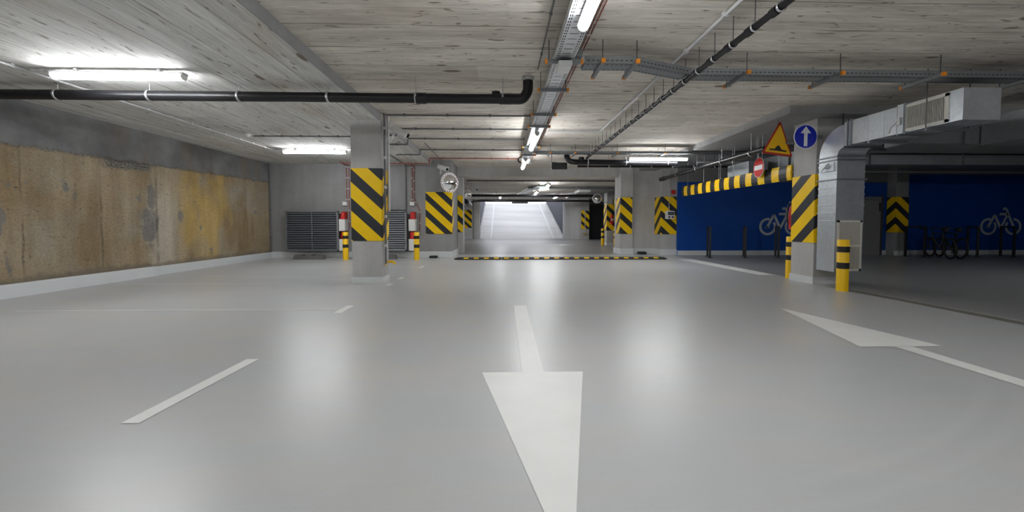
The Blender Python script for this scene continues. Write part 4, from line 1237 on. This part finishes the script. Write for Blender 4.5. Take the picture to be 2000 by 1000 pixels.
rack_at((17.13, 12.90), (16.95, 12.42), 'black hoop rack at the right edge before the bicycle symbol')

# ------------------------------------------------------------------ bicycles
def make_bike(label, frame_m):
    t = thing('bicycle', label, 'bicycle', group='parked bicycles')
    R = .335
    def wheel(x):
        w = MB().ring(TR(x, 0, R), R-.03, .030, 36, 8).build('wheel', M['rubber'], t)
        MB().ring(TR(x, 0, R), R-.05, .010, 32, 6).build('rim', M['dgrey'], w)
        k = MB(); 
        for i in range(14):
            a = 2*PI*i/14; k.tube([(x, 0, R), (x+(R-.05)*math.cos(a), 0, R+(R-.05)*math.sin(a))], .0022, 4, caps=False)
        k.tube([(x, -.04, R), (x, .04, R)], .02, 8); k.build('spokes', M['dgrey'], w)
    wheel(-.52); wheel(.52)
    k = MB(); bb = (-.08, 0, .29); st = (-.22, 0, .78); hd = (.33, 0, .80); hl = (.36, 0, .66)
    for a, b_ in ((bb, st), (st, hd), (bb, hl), (hd, hl)): k.tube([a, b_], .024, 8)
    for s_ in (-.05, .05):
        k.tube([(-.08, s_*.6, .29), (-.52, s_, R)], .009, 6); k.tube([(-.21, s_*.4, .75), (-.52, s_, R)], .008, 6)
    k.build('frame', frame_m, t)
    k = MB()
    for s_ in (-.05, .05): k.tube([(.36, s_, .66), (.52, s_, R)], .012, 6)
    k.tube([(.365, -.06, .66), (.365, .06, .66)], .014, 6); k.tube([(.33, 0, .80), (.31, 0, .92)], .014, 8); k.build('fork', M['black'], t)
    k = MB(); k.tube([(.27, -.32, .97), (.33, -.15, .95), (.34, 0, .94), (.33, .15, .95), (.27, .32, .97)], .013, 8)
    h_ = k.build('handlebar', M['black'], t)
    for s_ in (-1, 1): MB().tube([(.28, s_*.29, .968), (.25, s_*.37, .975)], .019, 8).build('grip', M['rubber'], h_)
    k = MB(); k.tube([st, (-.25, 0, .90)], .013, 8); sp = k.build('seat_post', M['dgrey'], t)
    k = MB(); k.tube([(-.40, 0, .915), (-.34, 0, .92), (-.22, 0, .92), (-.10, 0, .915)], [.05, .075, .04, .018], 12); k.build('saddle', M['rubber'], t)
    k = MB(); k.ring(TR(-.08, -.05, .29), .09, .006, 24, 6)
    k.tube([(-.08, -.06, .29), (.05, -.06, .18)], .010, 6); k.tube([(-.08, .06, .29), (-.21, .06, .40)], .010, 6); k.build('crankset', M['dgrey'], t)
    for p in ((.05, -.11, .18), (-.21, .11, .40)): MB().box(p[0]-.045, p[0]+.045, p[1]-.04, p[1]+.04, p[2]-.01, p[2]+.01).build('pedal', M['black'], t)
    return t
b1 = make_bike('right one of the two dark bicycles parked side by side before the blue wall', M['black'])
b1.location = (14.42, 12.15, 0); b1.rotation_euler = (math.radians(3), 0, math.radians(66))
b2 = make_bike('left one of the two dark bicycles parked side by side before the blue wall', M['dgrey'])
b2.location = (14.06, 12.10, 0); b2.rotation_euler = (math.radians(-3), 0, math.radians(66))

# ------------------------------------------------------------------ world, camera
w = bpy.data.worlds.new('World'); S.world = w; w.use_nodes = True
nt = w.node_tree; bg = nt.nodes['Background']; k = NT(nt)
tc = k.n('ShaderNodeTexCoord').outputs['Generated']
n_ = k.noise(tc, 3.0, 4)
k.link(k.mix(n_, (.78, .85, 1.0), (.95, .97, 1.0)), bg.inputs['Color'])
bg.inputs['Strength'].default_value = 1.3

cam = bpy.data.cameras.new('Camera'); co = bpy.data.objects.new('Camera', cam); COL.objects.link(co)
F = 760.0
cam.sensor_fit = 'HORIZONTAL'; cam.sensor_width = 36; cam.lens = 36*F/2000
cam.shift_y = -35/2000
cam.clip_start = .02; cam.clip_end = 300
co.location = (0, 0, 1.12)
co.rotation_euler = (PI/2-math.atan(29/F), 0, -math.atan(20/F))
S.camera = co
S.view_settings.view_transform = 'Standard'; S.view_settings.look = 'None'
S.view_settings.gamma = 1; S.view_settings.use_curve_mapping = False
S.view_settings.exposure = 0.30
S.cycles.use_denoising = True
S.cycles.max_bounces = 10; S.cycles.diffuse_bounces = 6
S.cycles.sample_clamp_indirect = 8
